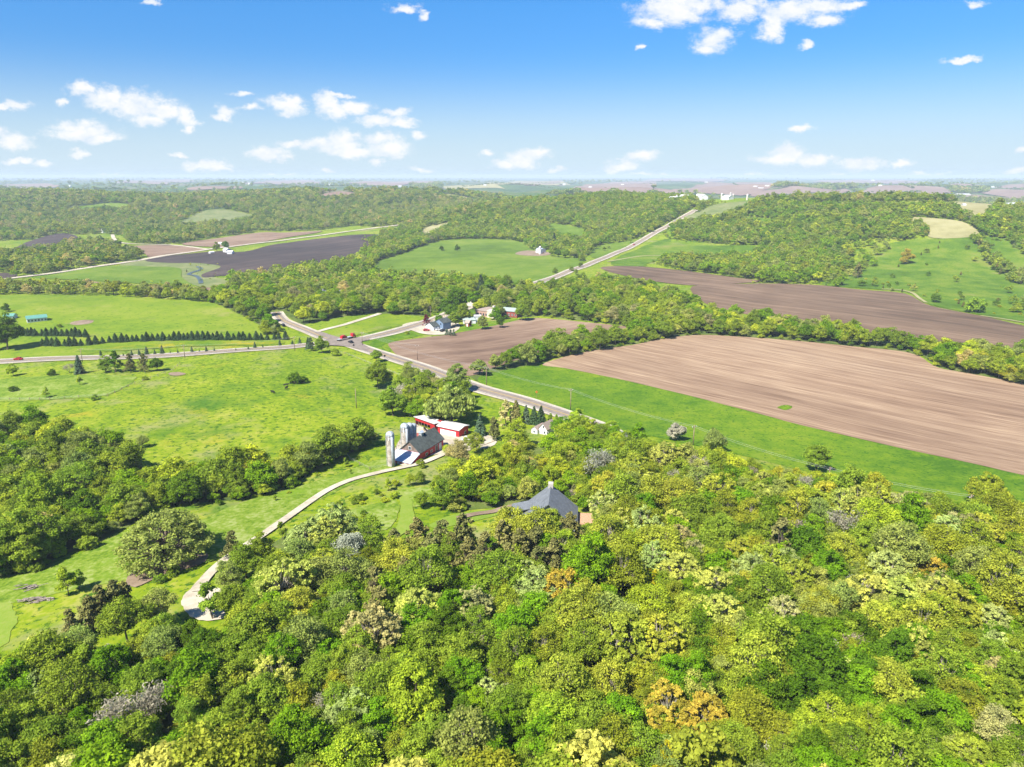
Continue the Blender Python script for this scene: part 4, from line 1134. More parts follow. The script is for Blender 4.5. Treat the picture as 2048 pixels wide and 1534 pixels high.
def sign(px, label, m, h=2.4):
    p = at(*px); r = empty('road_sign', p, R(20), label, 'road sign')
    MB().tube([(0, 0, -.3), (0, 0, h)], .06, 6).obj('post', M['wood_pole'], r)
    MB().add([(0, -.1, h - .1), (.7, -.1, h + .6), (0, -.1, h + 1.3), (-.7, -.1, h + .6), (0, -.04, h - .1), (.7, -.04, h + .6), (0, -.04, h + 1.3), (-.7, -.04, h + .6)],
             [(0, 1, 2, 3), (7, 6, 5, 4), (0, 4, 5, 1), (1, 5, 6, 2), (2, 6, 7, 3), (3, 7, 4, 0)]).obj('panel', m, r)


sign((1073, 796), 'orange diamond road sign beyond the road in the crop strip', M['sign_orange'])
sign((770, 722), 'dark road sign on the verge below the crossroads', M['dark'])
sign((708, 700), 'small dark sign at the roadside near the crossroads', M['dark'])
# mailboxes-sized items are below a pixel and left to the verge texture

# ------------------------------------------------------------------ cattle (one skinned body each)
def cow_mesh():
    V_ = [(-.9, 0, 1.25), (-.3, 0, 1.2), (.45, 0, 1.2), (.95, 0, 1.3), (1.3, 0, 1.25), (1.65, 0, 1.0), (1.85, 0, .85)]
    E_ = [(i, i + 1) for i in range(6)]; Rr = [.34, .42, .42, .34, .2, .17, .11]
    for (bx, b) in ((-.85, 0), (.8, 3)):
        for sy in (-.26, .26):
            o = len(V_); back = bx < 0
            V_ += [(bx, sy, .95), (bx + (.12 if back else -.02), sy, .62), (bx - (.08 if back else 0), sy, .4), (bx, sy, .05)]
            E_ += [(b, o), (o, o + 1), (o + 1, o + 2), (o + 2, o + 3)]; Rr += [.2, .12, .085, .09]
    o = len(V_); V_ += [(-1.2, 0, 1.2), (-1.28, 0, .7)]; E_ += [(0, o), (o, o + 1)]; Rr += [.05, .05]
    for sy in (-.28, .28):
        o = len(V_); V_ += [(1.62, sy, 1.14)]; E_ += [(5, o)]; Rr += [.06]
    me = bpy.data.meshes.new('cow'); me.from_pydata(V_, E_, [])
    ob = bpy.data.objects.new('cow', me); link(ob)
    md = ob.modifiers.new('s', 'SKIN'); ob.modifiers.new('u', 'SUBSURF').levels = 1
    sv = me.skin_vertices[0].data if me.skin_vertices else None
    if sv is None:
        bm = bmesh.new(); bm.from_mesh(me); lay = bm.verts.layers.skin.verify()
        for v, r_ in zip(bm.verts, Rr): v[lay].radius = (r_, r_)
        bm.to_mesh(me); bm.free()
    else:
        for v, r_ in zip(sv, Rr): v.radius = (r_, r_)
    bpy.context.view_layer.update()
    dg = bpy.context.evaluated_depsgraph_get()
    m2 = bpy.data.meshes.new_from_object(ob.evaluated_get(dg)); m2.materials.clear(); m2.materials.append(M['cow_hide'])
    bpy.data.objects.remove(ob); m2.name = 'cow'
    return m2


cm = cow_mesh()
for (px, rz, lab) in (((546, 787), 150, 'black cow standing alone, lowest of the pasture herd'), ((573, 779), 80, 'black cow seen end-on just below the grazing bush'), ((572, 773), 20, 'black cow partly behind another near the bush'),
                      ((585, 768), 10, 'black cow resting in the shade under the pasture bush'), ((1683, 568), 30, 'dark cow at the foot of the right hillside'), ((1685, 566), 170, 'second dark cow behind the one at the hill foot'),
                      ((1652, 571), 60, 'dark cow by itself left of the hillside pair')):
    p = at(*px); o = link(bpy.data.objects.new('cow', cm)); o.location = p; o.rotation_euler = (0, 0, R(rz))
    tag(o, lab, 'cow', 'black cattle grazing')

# ------------------------------------------------------------------ brush piles of cut logs
for (px, n_, lab) in (((72, 1203), 40, 'pile of cut gray logs on the lower left meadow'), ((62, 1178), 16, 'smaller heap of twigs above the log pile')):
    p = at(*px); mb = MB()
    for k in range(n_):
        a = R(25 + random.gauss(0, 16)); l = random.uniform(.5, 1.5); cx, cy2, cz = random.gauss(0, 1.5), random.gauss(0, .6), random.uniform(.1, .9)
        d = Vector((math.cos(a), math.sin(a), random.uniform(-.15, .15))) * l
        mb.tube([Vector((cx, cy2, cz)) - d, Vector((cx, cy2, cz)) + d], random.uniform(.06, .15), 6)
    o = mb.obj('log_pile', M['log'], loc=p); tag(o, lab, 'log pile')
p = place((1577, 514), 8); o = MB().lathe([(9, -.5), (6, 1.5), (2.5, 3.0), (.05, 3.3)], 18).obj('gravel_heap', G_DIRT, None, True, p); tag(o, 'pale sand heap at the foot of the right wooded hill', 'gravel heap')


# yard things beside the barn
p = at(838, 874); o = MB().lathe([(2.6, -.3), (1.9, .8), (.9, 1.5), (.05, 1.7)], 14).obj('manure_heap', M['dark_red'], None, True, p); tag(o, 'low reddish heap in the yard behind the barn roof', 'heap')
for (px, rz, lab) in (((858, 866), 40, 'dark beef cow nearest the open-front shed posts'), ((850, 862), 110, 'dark beef cow left in the pale barnyard'), ((864, 871), 10, 'dark beef cow by the red shed in the barnyard')):
    p = at(*px); o = link(bpy.data.objects.new('cow', cm)); o.location = p; o.rotation_euler = (0, 0, R(rz)); tag(o, lab, 'cow', 'black cattle grazing')
p = at(958, 884); r = empty('hay_wagon', p, R(30), 'small flat hay wagon on the pale farm drive', 'wagon')
MB().box(-2.4, 2.4, -1.1, 1.1, .9, 1.05).box(-2.4, -2.3, -1.1, 1.1, 1.05, 2.2).obj('bed', M['old_wood'], r)
for sx in (-1.6, 1.6):
    for sy in (-1.1, .9): MB().tube([(sx, sy, .42), (sx, sy + .2, .42)], .42, 12).obj('wheel', M['tyre'], r, True)
MB().box(2.4, 4.0, -.06, .06, .6, .7).obj('drawbar', M['galv'], r)
car((935, 882), R(200), 'white pickup parked beside the machine shed', M['white_paint'], 'pickup', road_lift=.25)


def fence(pts, label, h=1.2, gap=5.0):
    C_ = resample([Vector(at(*q).xy) for q in pts], gap, False)
    r = empty('wire_fence', (C_[0].x, C_[0].y, 0), 0, label, 'fence')
    o0 = C_[0]; post = MB(); w = MB(); tops = []
    for q in C_:
        z = ground(q.x, q.y); x, y = q.x - o0.x, q.y - o0.y
        post.box(x - .09, x + .09, y - .09, y + .09, z - .3, z + h); tops.append(Vector((x, y, z)))
    for hh in (.5, .85, 1.1): w.tube([t + Vector((0, 0, hh)) for t in tops], .02, 3, False)
    po = post.obj('posts', M['wood_pole'], r); w.obj('wire', M['cable'], r)


fence([(360, 728), (345, 742), (270, 768), (215, 792), (100, 800), (0, 800)], 'wire fence between the cow pasture and the pale meadow')
fence([(645, 700), (690, 708), (740, 728), (800, 752)], 'wire fence along the upper edge of the cow pasture by the road')
fence([(846, 846), (806, 872), (796, 893), (790, 905)], 'wire fence round the pale barnyard behind the silos', 1.4, 3.0)
fence([(790, 930), (740, 940), (700, 920), (690, 905)], 'wire fence enclosing the grass left of the tall silo')
# ------------------------------------------------------------------ tree prototypes
def quads(C, N, S, asp=1.25):
    """leaf-sized quads: centres C, normals N, sizes S"""
    n = len(C)
    up = rng.normal(size=(n, 3)); A = np.cross(N, up); A /= np.linalg.norm(A, axis=1)[:, None] + 1e-9
    B = np.cross(N, A); S = S[:, None]
    a = A * S * .5 * asp; b = B * S * .5
    V = np.stack([C - a - b * .6, C + a * .7 - b, C + a + b * .6, C - a * .6 + b], 1).reshape(-1, 3)
    return V, np.arange(4 * n).reshape(n, 4)


def clusters_leaves(K, RR, per, size, up=.5, flat=.75, shell=.55, jit=.7):
    K = np.asarray(K); RR = np.asarray(RR); n = len(K) * per
    k = np.repeat(np.arange(len(K)), per)
    d = rng.normal(size=(n, 3)); d /= np.linalg.norm(d, axis=1)[:, None]
    d[:, 2] = np.where(d[:, 2] < -.35, -d[:, 2], d[:, 2])
    rad = RR[k] * (shell + (1 - shell) * rng.random(n) ** .7) * (1 + .18 * rng.normal(size=n))
    C = K[k] + d * rad[:, None] * np.array([1, 1, flat])
    N = d + rng.normal(size=(n, 3)) * jit + np.array([0, 0, up]); N /= np.linalg.norm(N, axis=1)[:, None]
    return quads(C, N, size * (.7 + .7 * rng.random(n)))


def crown_centres(n, Rx, z0, z1, bulge=.5, hollow=.55, seed=0, irr=.2):
    """cluster centres spread through an uneven crown between z0 and z1"""
    r_ = np.random.default_rng(seed); out_ = []
    ph = r_.uniform(0, 6.28, 4)
    while len(out_) < n:
        t = r_.random(); z = z0 + (z1 - z0) * t
        prof = math.sin(math.pi * min(1, max(0, (t * (1 - .12) + .12))) ** (.9 if bulge > .5 else .75)) ** .55 if t < .97 else .3
        a = r_.uniform(0, 6.28)
        rr = Rx * prof * (1 + irr * math.sin(2 * a + ph[0]) + irr * .8 * math.sin(3 * a + ph[1] + 3 * t)) * (hollow + (1 - hollow) * r_.random() ** .5)
        p = np.array([rr * math.cos(a), rr * math.sin(a), z])
        if all(np.linalg.norm(p - q) > Rx * .24 for q in out_[-60:]) or r_.random() < .08: out_.append(p)
    return np.array(out_)


def lobe_centres(n, Rx, z0, z1, seed=0, nl=6, irr=.35):
    """cluster centres on the outside of several overlapping boughs of different height: an uneven crown"""
    r_ = np.random.default_rng(seed); H_ = z1 - z0
    L_ = [(np.array([r_.normal() * .08 * Rx, r_.normal() * .08 * Rx, z0 + H_ * .62]), Rx * .62, H_ * .40)]
    for k in range(nl):
        a = 6.283 * (k + r_.uniform(-.35, .35)) / nl; rr = Rx * r_.uniform(.42, .66)
        q = Rx * r_.uniform(.34, .34 + irr * .6)
        L_.append((np.array([rr * math.cos(a), rr * math.sin(a), z0 + H_ * r_.uniform(.22, .66)]), q, q * r_.uniform(.75, 1.05)))
    out_ = []; tries = 0
    w = np.array([l[1] ** 2 for l in L_]); w /= w.sum()
    while len(out_) < n and tries < n * 60:
        tries += 1
        c, rx, rz_ = L_[r_.choice(len(L_), p=w)]
        d = r_.normal(size=3); d /= np.linalg.norm(d)
        if d[2] < -.75: continue
        p = c + d * np.array([rx, rx, rz_]) * r_.uniform(.72, 1.0)
        if p[2] < z0 * .9: continue
        ins = False
        for c2, rx2, rz2 in L_:
            e = (p - c2) / np.array([rx2, rx2, rz2])
            if (e ** 2).sum() < .42: ins = True; break
        if ins and r_.random() > .12: continue
        out_.append(p)
    return np.array(out_)


def tubes(mb, pts, rad, n=5): mb.tube(pts, rad, n, False)


def limbs(h0, K, trunk_r, seed, lean=.0, n=5, every=1, trunks=1):
    r_ = random.Random(seed); mb = MB()
    top = Vector((r_.uniform(-lean, lean), r_.uniform(-lean, lean), h0))
    tubes(mb, [(0, 0, -.5), (top.x * .4, top.y * .4, h0 * .5), top], [trunk_r * 1.25, trunk_r, trunk_r * .8], 7)
    for i, k in enumerate(K[::every]):
        k = Vector(k); mid = top.lerp(k, .45) + Vector((r_.uniform(-.4, .4), r_.uniform(-.4, .4), r_.uniform(-.2, .5)))
        s = top.lerp(Vector((top.x, top.y, k.z)), r_.uniform(0, .45))
        tubes(mb, [s, mid, k], [trunk_r * .42, trunk_r * .25, trunk_r * .08], n)
    return mb


def bare_branches(h, Rr, seed, depth=4, r0=.22, spread=.55, n0=1):
    r_ = random.Random(seed); mb = MB(); tips = []

    def grow(p, d, l, rad, lev):
        q = p + d * l * .5 + Vector((r_.uniform(-1, 1), r_.uniform(-1, 1), r_.uniform(-.5, .5))) * l * .07
        e = p + d * l
        mb.tube([p, q, e], [rad, rad * .8, rad * .6], 5 if lev < 2 else 3, False)
        if lev >= depth: tips.append(e); return
        for k in range(3 if lev < depth - 1 else 4):
            nd_ = (d + Vector((r_.uniform(-1, 1), r_.uniform(-1, 1), r_.uniform(-.35, .6))) * spread * (1 + .2 * lev)).normalized()
            grow(p.lerp(e, r_.uniform(.45, 1)), nd_, l * r_.uniform(.55, .8), rad * .55, lev + 1)
    for k in range(n0):
        d = Vector((r_.uniform(-.3, .3) * n0, r_.uniform(-.3, .3) * n0, 1)).normalized()
        grow(Vector((0, 0, -.4)), d, h * .36, r0, 0)
    return mb, tips


def mk_mesh_from_mb(name, mb, m):
    me = bpy.data.meshes.new(name); me.from_pydata(mb.v, [], mb.f); me.materials.append(m)
    for p in me.polygons: p.use_smooth = True
    return me


LEAF = leafmat('spring_leaves'); TWIG = plain('gray_twigs', (0.33, 0.29, 0.24), .95, 0, .25, 1.0)
LEAF_FINE = leafmat('fine_needles', None, .3, .12)


def proto_broad(i, Rr, h, ncl, per, size, **kw):
    K = lobe_centres(ncl, Rr * .95, h * kw.get('z0', .12), h * .95, seed=100 + i, nl=kw.get('nl', 6), irr=kw.get('irr', .35))
    RR = Rr * np.random.default_rng(i).uniform(kw.get('c0', .16), kw.get('c1', .27), len(K))
    V, F_ = clusters_leaves(K, RR, per, size, up=kw.get('up', .5), shell=kw.get('shell', .55), jit=kw.get('jit', .6))
    return K, V, F_


PROTO = {}      # kind -> list of (trunk mesh, crown mesh, radius, height)


def add_proto(kind, K, V, F_, Rr, h, tr, seed, bark, every=2, lm=None):
    mb = limbs(h * .28, K, tr, seed, .3, 4, every)
    PROTO.setdefault(kind, []).append((mk_mesh_from_mb('trunk', mb, bark), mesh_np('crown', V, F_, [lm or LEAF]), Rr, h))


for i in range(6):
    Rr = 5.0; h = 11.5 + (i % 3) * .9
    K, V, F_ = proto_broad(i, Rr, h, 130, 110, .26, nl=5 + i % 3, shell=.25, c0=.13, c1=.30, jit=.8)
    add_proto('broad', K, V, F_, Rr, h, .24, i, M['bark'], 3)
for i in range(5):          # oaks in flower: many small separate tufts on visible pale limbs
    Rr = 5.5; h = 11.0
    K, V, F_ = proto_broad(20 + i, Rr, h, 250, 42, .27, c0=.075, c1=.135, nl=7, shell=.3, jit=.9)
    add_proto('oak', K, V, F_, Rr, h, .30, 20 + i, M['pale_bark'], 2)
for i in range(4):          # fine-textured, half-leafed crowns
    Rr = 4.8; h = 11.5
    K, V, F_ = proto_broad(40 + i, Rr, h, 150, 72, .22, c0=.17, c1=.30, nl=5, shell=.1, jit=1.1)
    add_proto('fine', K, V, F_, Rr, h, .2, 40 + i, M['pale_bark'], 1)
for i in range(3):          # willow: soft drooping sprays
    Rr = 5.0; h = 10.5
    K, V, F_ = proto_broad(50 + i, Rr, h, 130, 85, .27, c0=.15, c1=.25, nl=7, up=.15, shell=.4)
    V = V.copy(); Q = V.reshape(-1, 4, 3); cz = Q.mean(1); Q[:, :, 2] = cz[:, None, 2] + (Q[:, :, 2] - cz[:, None, 2]) * 1.8
    add_proto('willow', K, Q.reshape(-1, 3), F_, Rr, h, .25, 50 + i, M['bark'], 2)
for i in range(3):          # young upright trees
    Rr = 2.4; h = 8.0
    K, V, F_ = proto_broad(60 + i, Rr, h, 50, 60, .26, c0=.22, c1=.36, nl=4)
    add_proto('young', K, V, F_, Rr, h, .12, 60 + i, M['bark'], 2)
for i in range(3):          # bushes
    Rr = 2.4; h = 3.6
    K = crown_centres(26, Rr * .8, .5, h * .85, seed=170 + i, irr=.25)
    V, F_ = clusters_leaves(K, Rr * rng.uniform(.22, .4, len(K)), 75, .25)
    add_proto('bush', K, V, F_, Rr, h, .10, 70 + i, M['bark'], 3)
for i in range(3):          # eastern red cedars: rough upright cones
    h = 8.0; Rr = 2.3; r_ = np.random.default_rng(80 + i); n = 60
    t = r_.random(n) ** .8; a = r_.uniform(0, 6.28, n); rr = Rr * 1.25 * (1 - t) ** .5 * (.35 + .6 * r_.random(n)) * (1 + .3 * np.sin(2 * a))
    K = np.stack([rr * np.cos(a), rr * np.sin(a), .5 + t * (h - .8)], 1)
    V, F_ = clusters_leaves(K, .35 + .5 * (1 - t), 46, .26, up=.6, flat=1.2, shell=.2, jit=1.0)
    add_proto('cedar', K, V, F_, Rr, h, .16, 80 + i, M['bark'], 2, LEAF_FINE)
for i in range(3):          # spruces: tiers of boughs that droop towards the tips
    h = 9.0; Rr = 3.0; Cs = []; Ns = []
    r_ = np.random.default_rng(90 + i)
    for lv in range(22):
        z = .5 + (h - .9) * (lv / 21) ** .92; rad = Rr * (1 - z / h) ** .85 + .12
        for b in range(max(4, int(14 * rad / Rr) + 3)):
            a = r_.uniform(0, 6.28); l = rad * r_.uniform(.75, 1.1)
            for s in np.arange(.2, 1.01, .11):
                for side in (-1, 0, 1):
                    w = .28 * (1.1 - s) * side * rad
                    Cs.append((l * s * math.cos(a) - w * math.sin(a), l * s * math.sin(a) + w * math.cos(a), z - .28 * l * s * s + r_.normal() * .05))
                    Ns.append((.35 * math.cos(a) + r_.normal() * .35, .35 * math.sin(a) + r_.normal() * .35, .9))
    C_ = np.array(Cs); N_ = np.array(Ns); N_ /= np.linalg.norm(N_, axis=1)[:, None]
    V, F_ = quads(C_, N_, .26 + .12 * r_.random(len(C_)))
    mb = MB(); mb.tube([(0, 0, -.4), (0, 0, h * .97)], [.2, .03], 7, False)
    PROTO.setdefault('spruce', []).append((mk_mesh_from_mb('trunk', mb, M['bark']), mesh_np('crown', V, F_, [LEAF_FINE]), Rr, h))
for i in range(4):          # bare and just-budding trees
    mb, tips = bare_branches(10.5, 4, 200 + i, 4, .2, .62, 1 + i % 2)
    T = np.array([tuple(t) for t in tips]); T = np.repeat(T, 7, 0) + rng.normal(size=(len(T) * 7, 3)) * .5
    N_ = rng.normal(size=T.shape); N_ /= np.linalg.norm(N_, axis=1)[:, None]
    V, F_ = quads(T, N_, np.full(len(T), .17), 3.0)
    PROTO.setdefault('bare', []).append((mk_mesh_from_mb('trunk', mb, M['pale_bark']), mesh_np('crown', V, F_, [LEAF]), 4.5, 11.0))
# the one giant spreading oak
K = crown_centres(260, 10.3, 3.2, 14.0, seed=999, irr=.08, hollow=.45)
K[:, 2] -= .018 * (K[:, 0] ** 2 + K[:, 1] ** 2) * .9
V, F_ = clusters_leaves(K, rng.uniform(1.0, 1.7, len(K)), 55, .36, shell=.3, jit=.9)
BIGOAK = (mk_mesh_from_mb('trunk', limbs(3.0, K, .75, 5, .2, 5, 2), M['bark']), mesh_np('crown', V, F_, [LEAF]), 12.0, 15.0)

# ------------------------------------------------------------------ colours (linear albedo)
C = {
 'bright green': (0.175, 0.325, 0.012), 'green': (0.240, 0.340, 0.030), 'dark green': (0.110, 0.205, 0.012), 'lime-green': (0.335, 0.435, 0.030),
 'yellow-green': (0.385, 0.430, 0.045), 'golden yellow': (0.49, 0.46, 0.020), 'orange-tinged': (0.46, 0.39, 0.050), 'pale yellow-green': (0.48, 0.52, 0.10),
 'olive': (0.290, 0.340, 0.028), 'gray-green': (0.310, 0.380, 0.080), 'tan': (0.44, 0.42, 0.15), 'pale sage': (0.42, 0.50, 0.14),
 'brown-green': (0.185, 0.185, 0.055), 'gray': (0.40, 0.35, 0.25), 'ashen': (0.46, 0.45, 0.33), 'blue-green': (0.100, 0.155, 0.080), 'maroon': (0.16, 0.02, 0.03),
 'black-green': (0.050, 0.095, 0.035),
}
TREES = []      # individual trees: dict(kind, colour, x, y, z, scale, px)


def tree(kind, colour, px, rpx=None, base=False, s=None, sz=1.0, label=None, name=None, group=None, hmul=1.0):
    """px: pixel of the crown's middle (or of the foot if base), rpx: crown radius in photo pixels"""
    pr = PROTO[kind][len(TREES) % len(PROTO[kind])]
    if base:
        p = at(*px)
    else:
        p = at(px[0], px[1], 6.0)
        for _ in range(2):
            d = (p.y * CP - (p.z + 6 - H) * SP)
            sc = (rpx * d / F / pr[2]) if rpx else (s or 1)
            p = at(px[0], px[1], pr[3] * sc * hmul * .58)
    d = (p.y * CP - (p.z + 5 - H) * SP)
    sc = (rpx * d / F / pr[2]) if rpx else (s or 1)
    TREES.append(dict(kind=kind, colour=colour, x=p.x, y=p.y, z=p.z, s=sc, sz=sz * hmul, pr=pr, label=label, name=name, group=group, r=pr[2] * sc))
    return TREES[-1]


T = tree
B_, O_, F__, W_, Y_, U_, CE, SPR, BA = 'broad', 'oak', 'fine', 'willow', 'young', 'bush', 'cedar', 'spruce', 'bare'
FG = [  # hand-read crowns of the near wood
 (O_,'pale yellow-green',89,1295,52),(CE,'brown-green',200,1205,26),(CE,'brown-green',228,1195,26),(CE,'brown-green',180,1222,24),(CE,'brown-green',140,1247,22),(CE,'brown-green',250,1190,20),
 (F__,'green',246,1232,48),(F__,'gray-green',308,1212,38),(Y_,'green',420,1195,26),(F__,'ashen',222,1315,30),(F__,'gray-green',314,1290,42),(B_,'dark green',386,1275,34),(B_,'green',495,1264,48),
 (F__,'gray-green',608,1277,56),(F__,'yellow-green',605,1209,42),(BA,'gray',262,1400,62),(BA,'gray',300,1425,45),(B_,'bright green',386,1353,56),(O_,'pale yellow-green',547,1350,54),(O_,'yellow-green',478,1373,42),
 (O_,'pale yellow-green',506,1424,44),(O_,'pale yellow-green',427,1469,42),(B_,'green',383,1432,42),(B_,'bright green',588,1469,58),(BA,'gray',649,1387,44),(O_,'pale sage',670,1431,44),(F__,'green',128,1380,56),
 (F__,'lime-green',20,1353,48),(B_,'green',51,1455,48),(B_,'bright green',161,1441,30),(B_,'bright green',202,1493,56),(O_,'golden yellow',102,1486,30),(BA,'tan',308,1479,44),(F__,'green',417,1512,46),
 (F__,'green',567,1520,40),(BA,'tan',267,1512,36),(BA,'gray',680,1500,40),(O_,'olive',-10,1400,50),(B_,'green',20,1520,50),(F__,'yellow-green',130,1540,44),(B_,'bright green',330,1540,44),
 (B_,'green',166,1330,40),(B_,'bright green',310,1350,34),(F__,'green',440,1310,42),(B_,'green',680,1330,42),(F__,'green',560,1230,40),(B_,'green',520,1190,36),(F__,'gray-green',640,1150,42),(B_,'green',460,1200,34),(B_,'green',545,1140,36),(F__,'gray-green',600,1110,36),
 (CE,'brown-green',834,1072,28),(CE,'brown-green',885,1078,28),(CE,'brown-green',926,1065,28),(CE,'brown-green',936,1113,30),(CE,'brown-green',970,1102,28),(CE,'brown-green',1005,1078,28),(CE,'brown-green',1039,1096,30),
 (CE,'brown-green',1073,1090,28),(CE,'brown-green',1107,1113,28),(CE,'brown-green',810,1147,26),(CE,'brown-green',748,1171,28),(CE,'brown-green',748,1232,28),(CE,'brown-green',789,1089,24),(CE,'brown-green',1015,1123,28),(CE,'brown-green',960,1130,28),
 (CE,'brown-green',860,1100,26),(CE,'brown-green',905,1100,26),(CE,'brown-green',1140,1060,26),(CE,'brown-green',760,1205,26),(CE,'brown-green',1075,1125,24),
 (F__,'yellow-green',793,1116,42),(F__,'lime-green',878,1143,34),(F__,'lime-green',1124,1094,36),(F__,'green',1176,1104,38),(O_,'golden yellow',902,1170,34),(O_,'pale yellow-green',834,1212,54),(O_,'tan',947,1208,50),(O_,'pale sage',1049,1152,46),
 (O_,'orange-tinged',1135,1173,50),(F__,'lime-green',1015,1207,34),(B_,'bright green',1070,1224,44),(B_,'bright green',1217,1203,38),(F__,'lime-green',1305,1203,44),(O_,'pale yellow-green',1227,1076,40),(O_,'pale sage',1305,1115,44),(O_,'tan',1357,1074,38),
 (O_,'golden yellow',1305,1162,30),(BA,'gray',964,1253,40),(O_,'yellow-green',714,1275,36),(F__,'green',858,1282,46),(B_,'green',919,1309,46),(F__,'green',1022,1297,50),(F__,'olive',1083,1296,42),(F__,'green',1165,1285,50),(F__,'olive',1288,1262,42),
 (F__,'yellow-green',1360,1266,42),(F__,'gray-green',731,1342,46),(B_,'lime-green',827,1388,60),(BA,'gray',1005,1345,34),(F__,'lime-green',1056,1345,40),(O_,'pale sage',977,1380,36),(F__,'green',1022,1408,50),(O_,'olive',1141,1350,44),(F__,'yellow-green',1210,1367,54),
 (O_,'olive',1288,1337,46),(F__,'lime-green',1114,1426,56),(B_,'bright green',1346,1348,42),(O_,'orange-tinged',1336,1412,54),(O_,'pale sage',714,1419,56),(O_,'yellow-green',790,1458,42),(O_,'golden yellow',806,1522,42),(F__,'gray-green',936,1475,74),
 (F__,'lime-green',1117,1508,56),(F__,'olive',1234,1473,54),(O_,'golden yellow',1336,1520,50),(F__,'gray-green',735,1490,40),(B_,'green',1190,1420,36),(B_,'dark green',900,1370,36),(B_,'dark green',925,1425,34),(F__,'green',770,1330,36),
 (B_,'bright green',925,1255,30),(B_,'green',1110,1245,34),(F__,'lime-green',1250,1230,34),(F__,'gray-green',680,1220,44),(F__,'gray-green',700,1140,46),(B_,'green',690,1180,36),(F__,'ashen',700,1095,34),(F__,'green',735,1070,38),(B_,'green',845,1120,26),
 (O_,'tan',1382,1104,36),(O_,'pale sage',1502,1135,44),(O_,'yellow-green',1587,1152,46),(O_,'pale yellow-green',1427,1166,48),(O_,'golden yellow',1468,1225,40),(O_,'tan',1560,1227,50),(O_,'pale sage',1775,1132,48),(O_,'orange-tinged',1860,1138,38),
 (O_,'pale yellow-green',1724,1182,50),(O_,'pale yellow-green',1802,1186,46),(O_,'tan',1878,1172,42),(O_,'pale sage',1980,1238,46),(F__,'olive',1878,1234,48),(F__,'yellow-green',1758,1240,44),(B_,'dark green',1604,1087,40),(CE,'brown-green',1560,1082,34),
 (F__,'yellow-green',1690,1102,40),(BA,'ashen',1690,1156,22),(O_,'lime-green',1553,1267,48),(BA,'ashen',1632,1304,40),(B_,'bright green',1666,1268,36),(BA,'gray',1724,1290,40),(O_,'pale yellow-green',1820,1285,52),(O_,'pale sage',2000,1292,42),
 (F__,'yellow-green',1375,1215,36),(B_,'bright green',1392,1344,42),(F__,'yellow-green',1509,1333,64),(B_,'dark green',1615,1378,46),(BA,'tan',1707,1376,40),(F__,'yellow-green',1785,1364,50),(F__,'green',1895,1344,50),(O_,'tan',2000,1344,40),
 (F__,'olive',1936,1403,48),(B_,'green',2015,1405,40),(O_,'orange-tinged',1399,1429,54),(F__,'olive',1502,1419,52),(F__,'lime-green',1656,1429,44),(O_,'yellow-green',1826,1412,52),(O_,'golden yellow',1395,1514,46),(B_,'green',1474,1480,42),(BA,'ashen',1545,1500,38),
 (F__,'lime-green',1615,1467,44),(F__,'green',1707,1497,46),(B_,'bright green',1802,1514,48),(O_,'yellow-green',1922,1508,54),(F__,'tan',1997,1460,46),(B_,'green',1840,1350,36),(F__,'lime-green',1735,1440,40),(F__,'green',1580,1540,44),(F__,'green',2040,1530,50),
 (F__,'green',1240,1140,36),(B_,'bright green',1390,1180,30),(O_,'yellow-green',1640,1200,36),(F__,'olive',1440,1290,42),(O_,'yellow-green',1480,1100,34),(B_,'bright green',1930,1190,40),(F__,'gray-green',1960,1130,46),(F__,'olive',1890,1090,44),(B_,'bright green',1660,1135,34),
 (B_,'green',1740,1075,38),(F__,'gray-green',1790,1080,42),(B_,'green',1530,1060,36),(B_,'green',1440,1060,36),(F__,'olive',1500,1030,34),(F__,'gray-green',1640,1030,38),(B_,'green',488,1116,34),(F__,'gray-green',456,1148,30),(B_,'green',520,1092,28),(F__,'lime-green',1222,896,26),(F__,'green',1190,890,22),(F__,'olive',1250,905,24),(B_,'green',1160,850,20),(B_,'lime-green',1182,856,19),(F__,'green',1205,864,19),(B_,'bright green',1228,870,19),(F__,'lime-green',1250,878,19),(B_,'green',905,636,12),(B_,'green',928,622,17),(B_,'bright green',950,598,16),(F__,'green',1004,603,17),(B_,'green',1044,622,15),(F__,'gray-green',978,590,15),(B_,'dark green',1000,642,9),(B_,'lime-green',1232,882,20),(B_,'green',1040,703,16),(W_,'gray-green',1056,697,17),(B_,'green',1070,692,16),(B_,'green',1253,889,18),(F__,'green',1212,888,18),(B_,'bright green',1290,1015,32),(B_,'bright green',1290,1040,32),
]
for (k, c_, x, y, r_) in FG: T(k, c_, (x, y), r_)
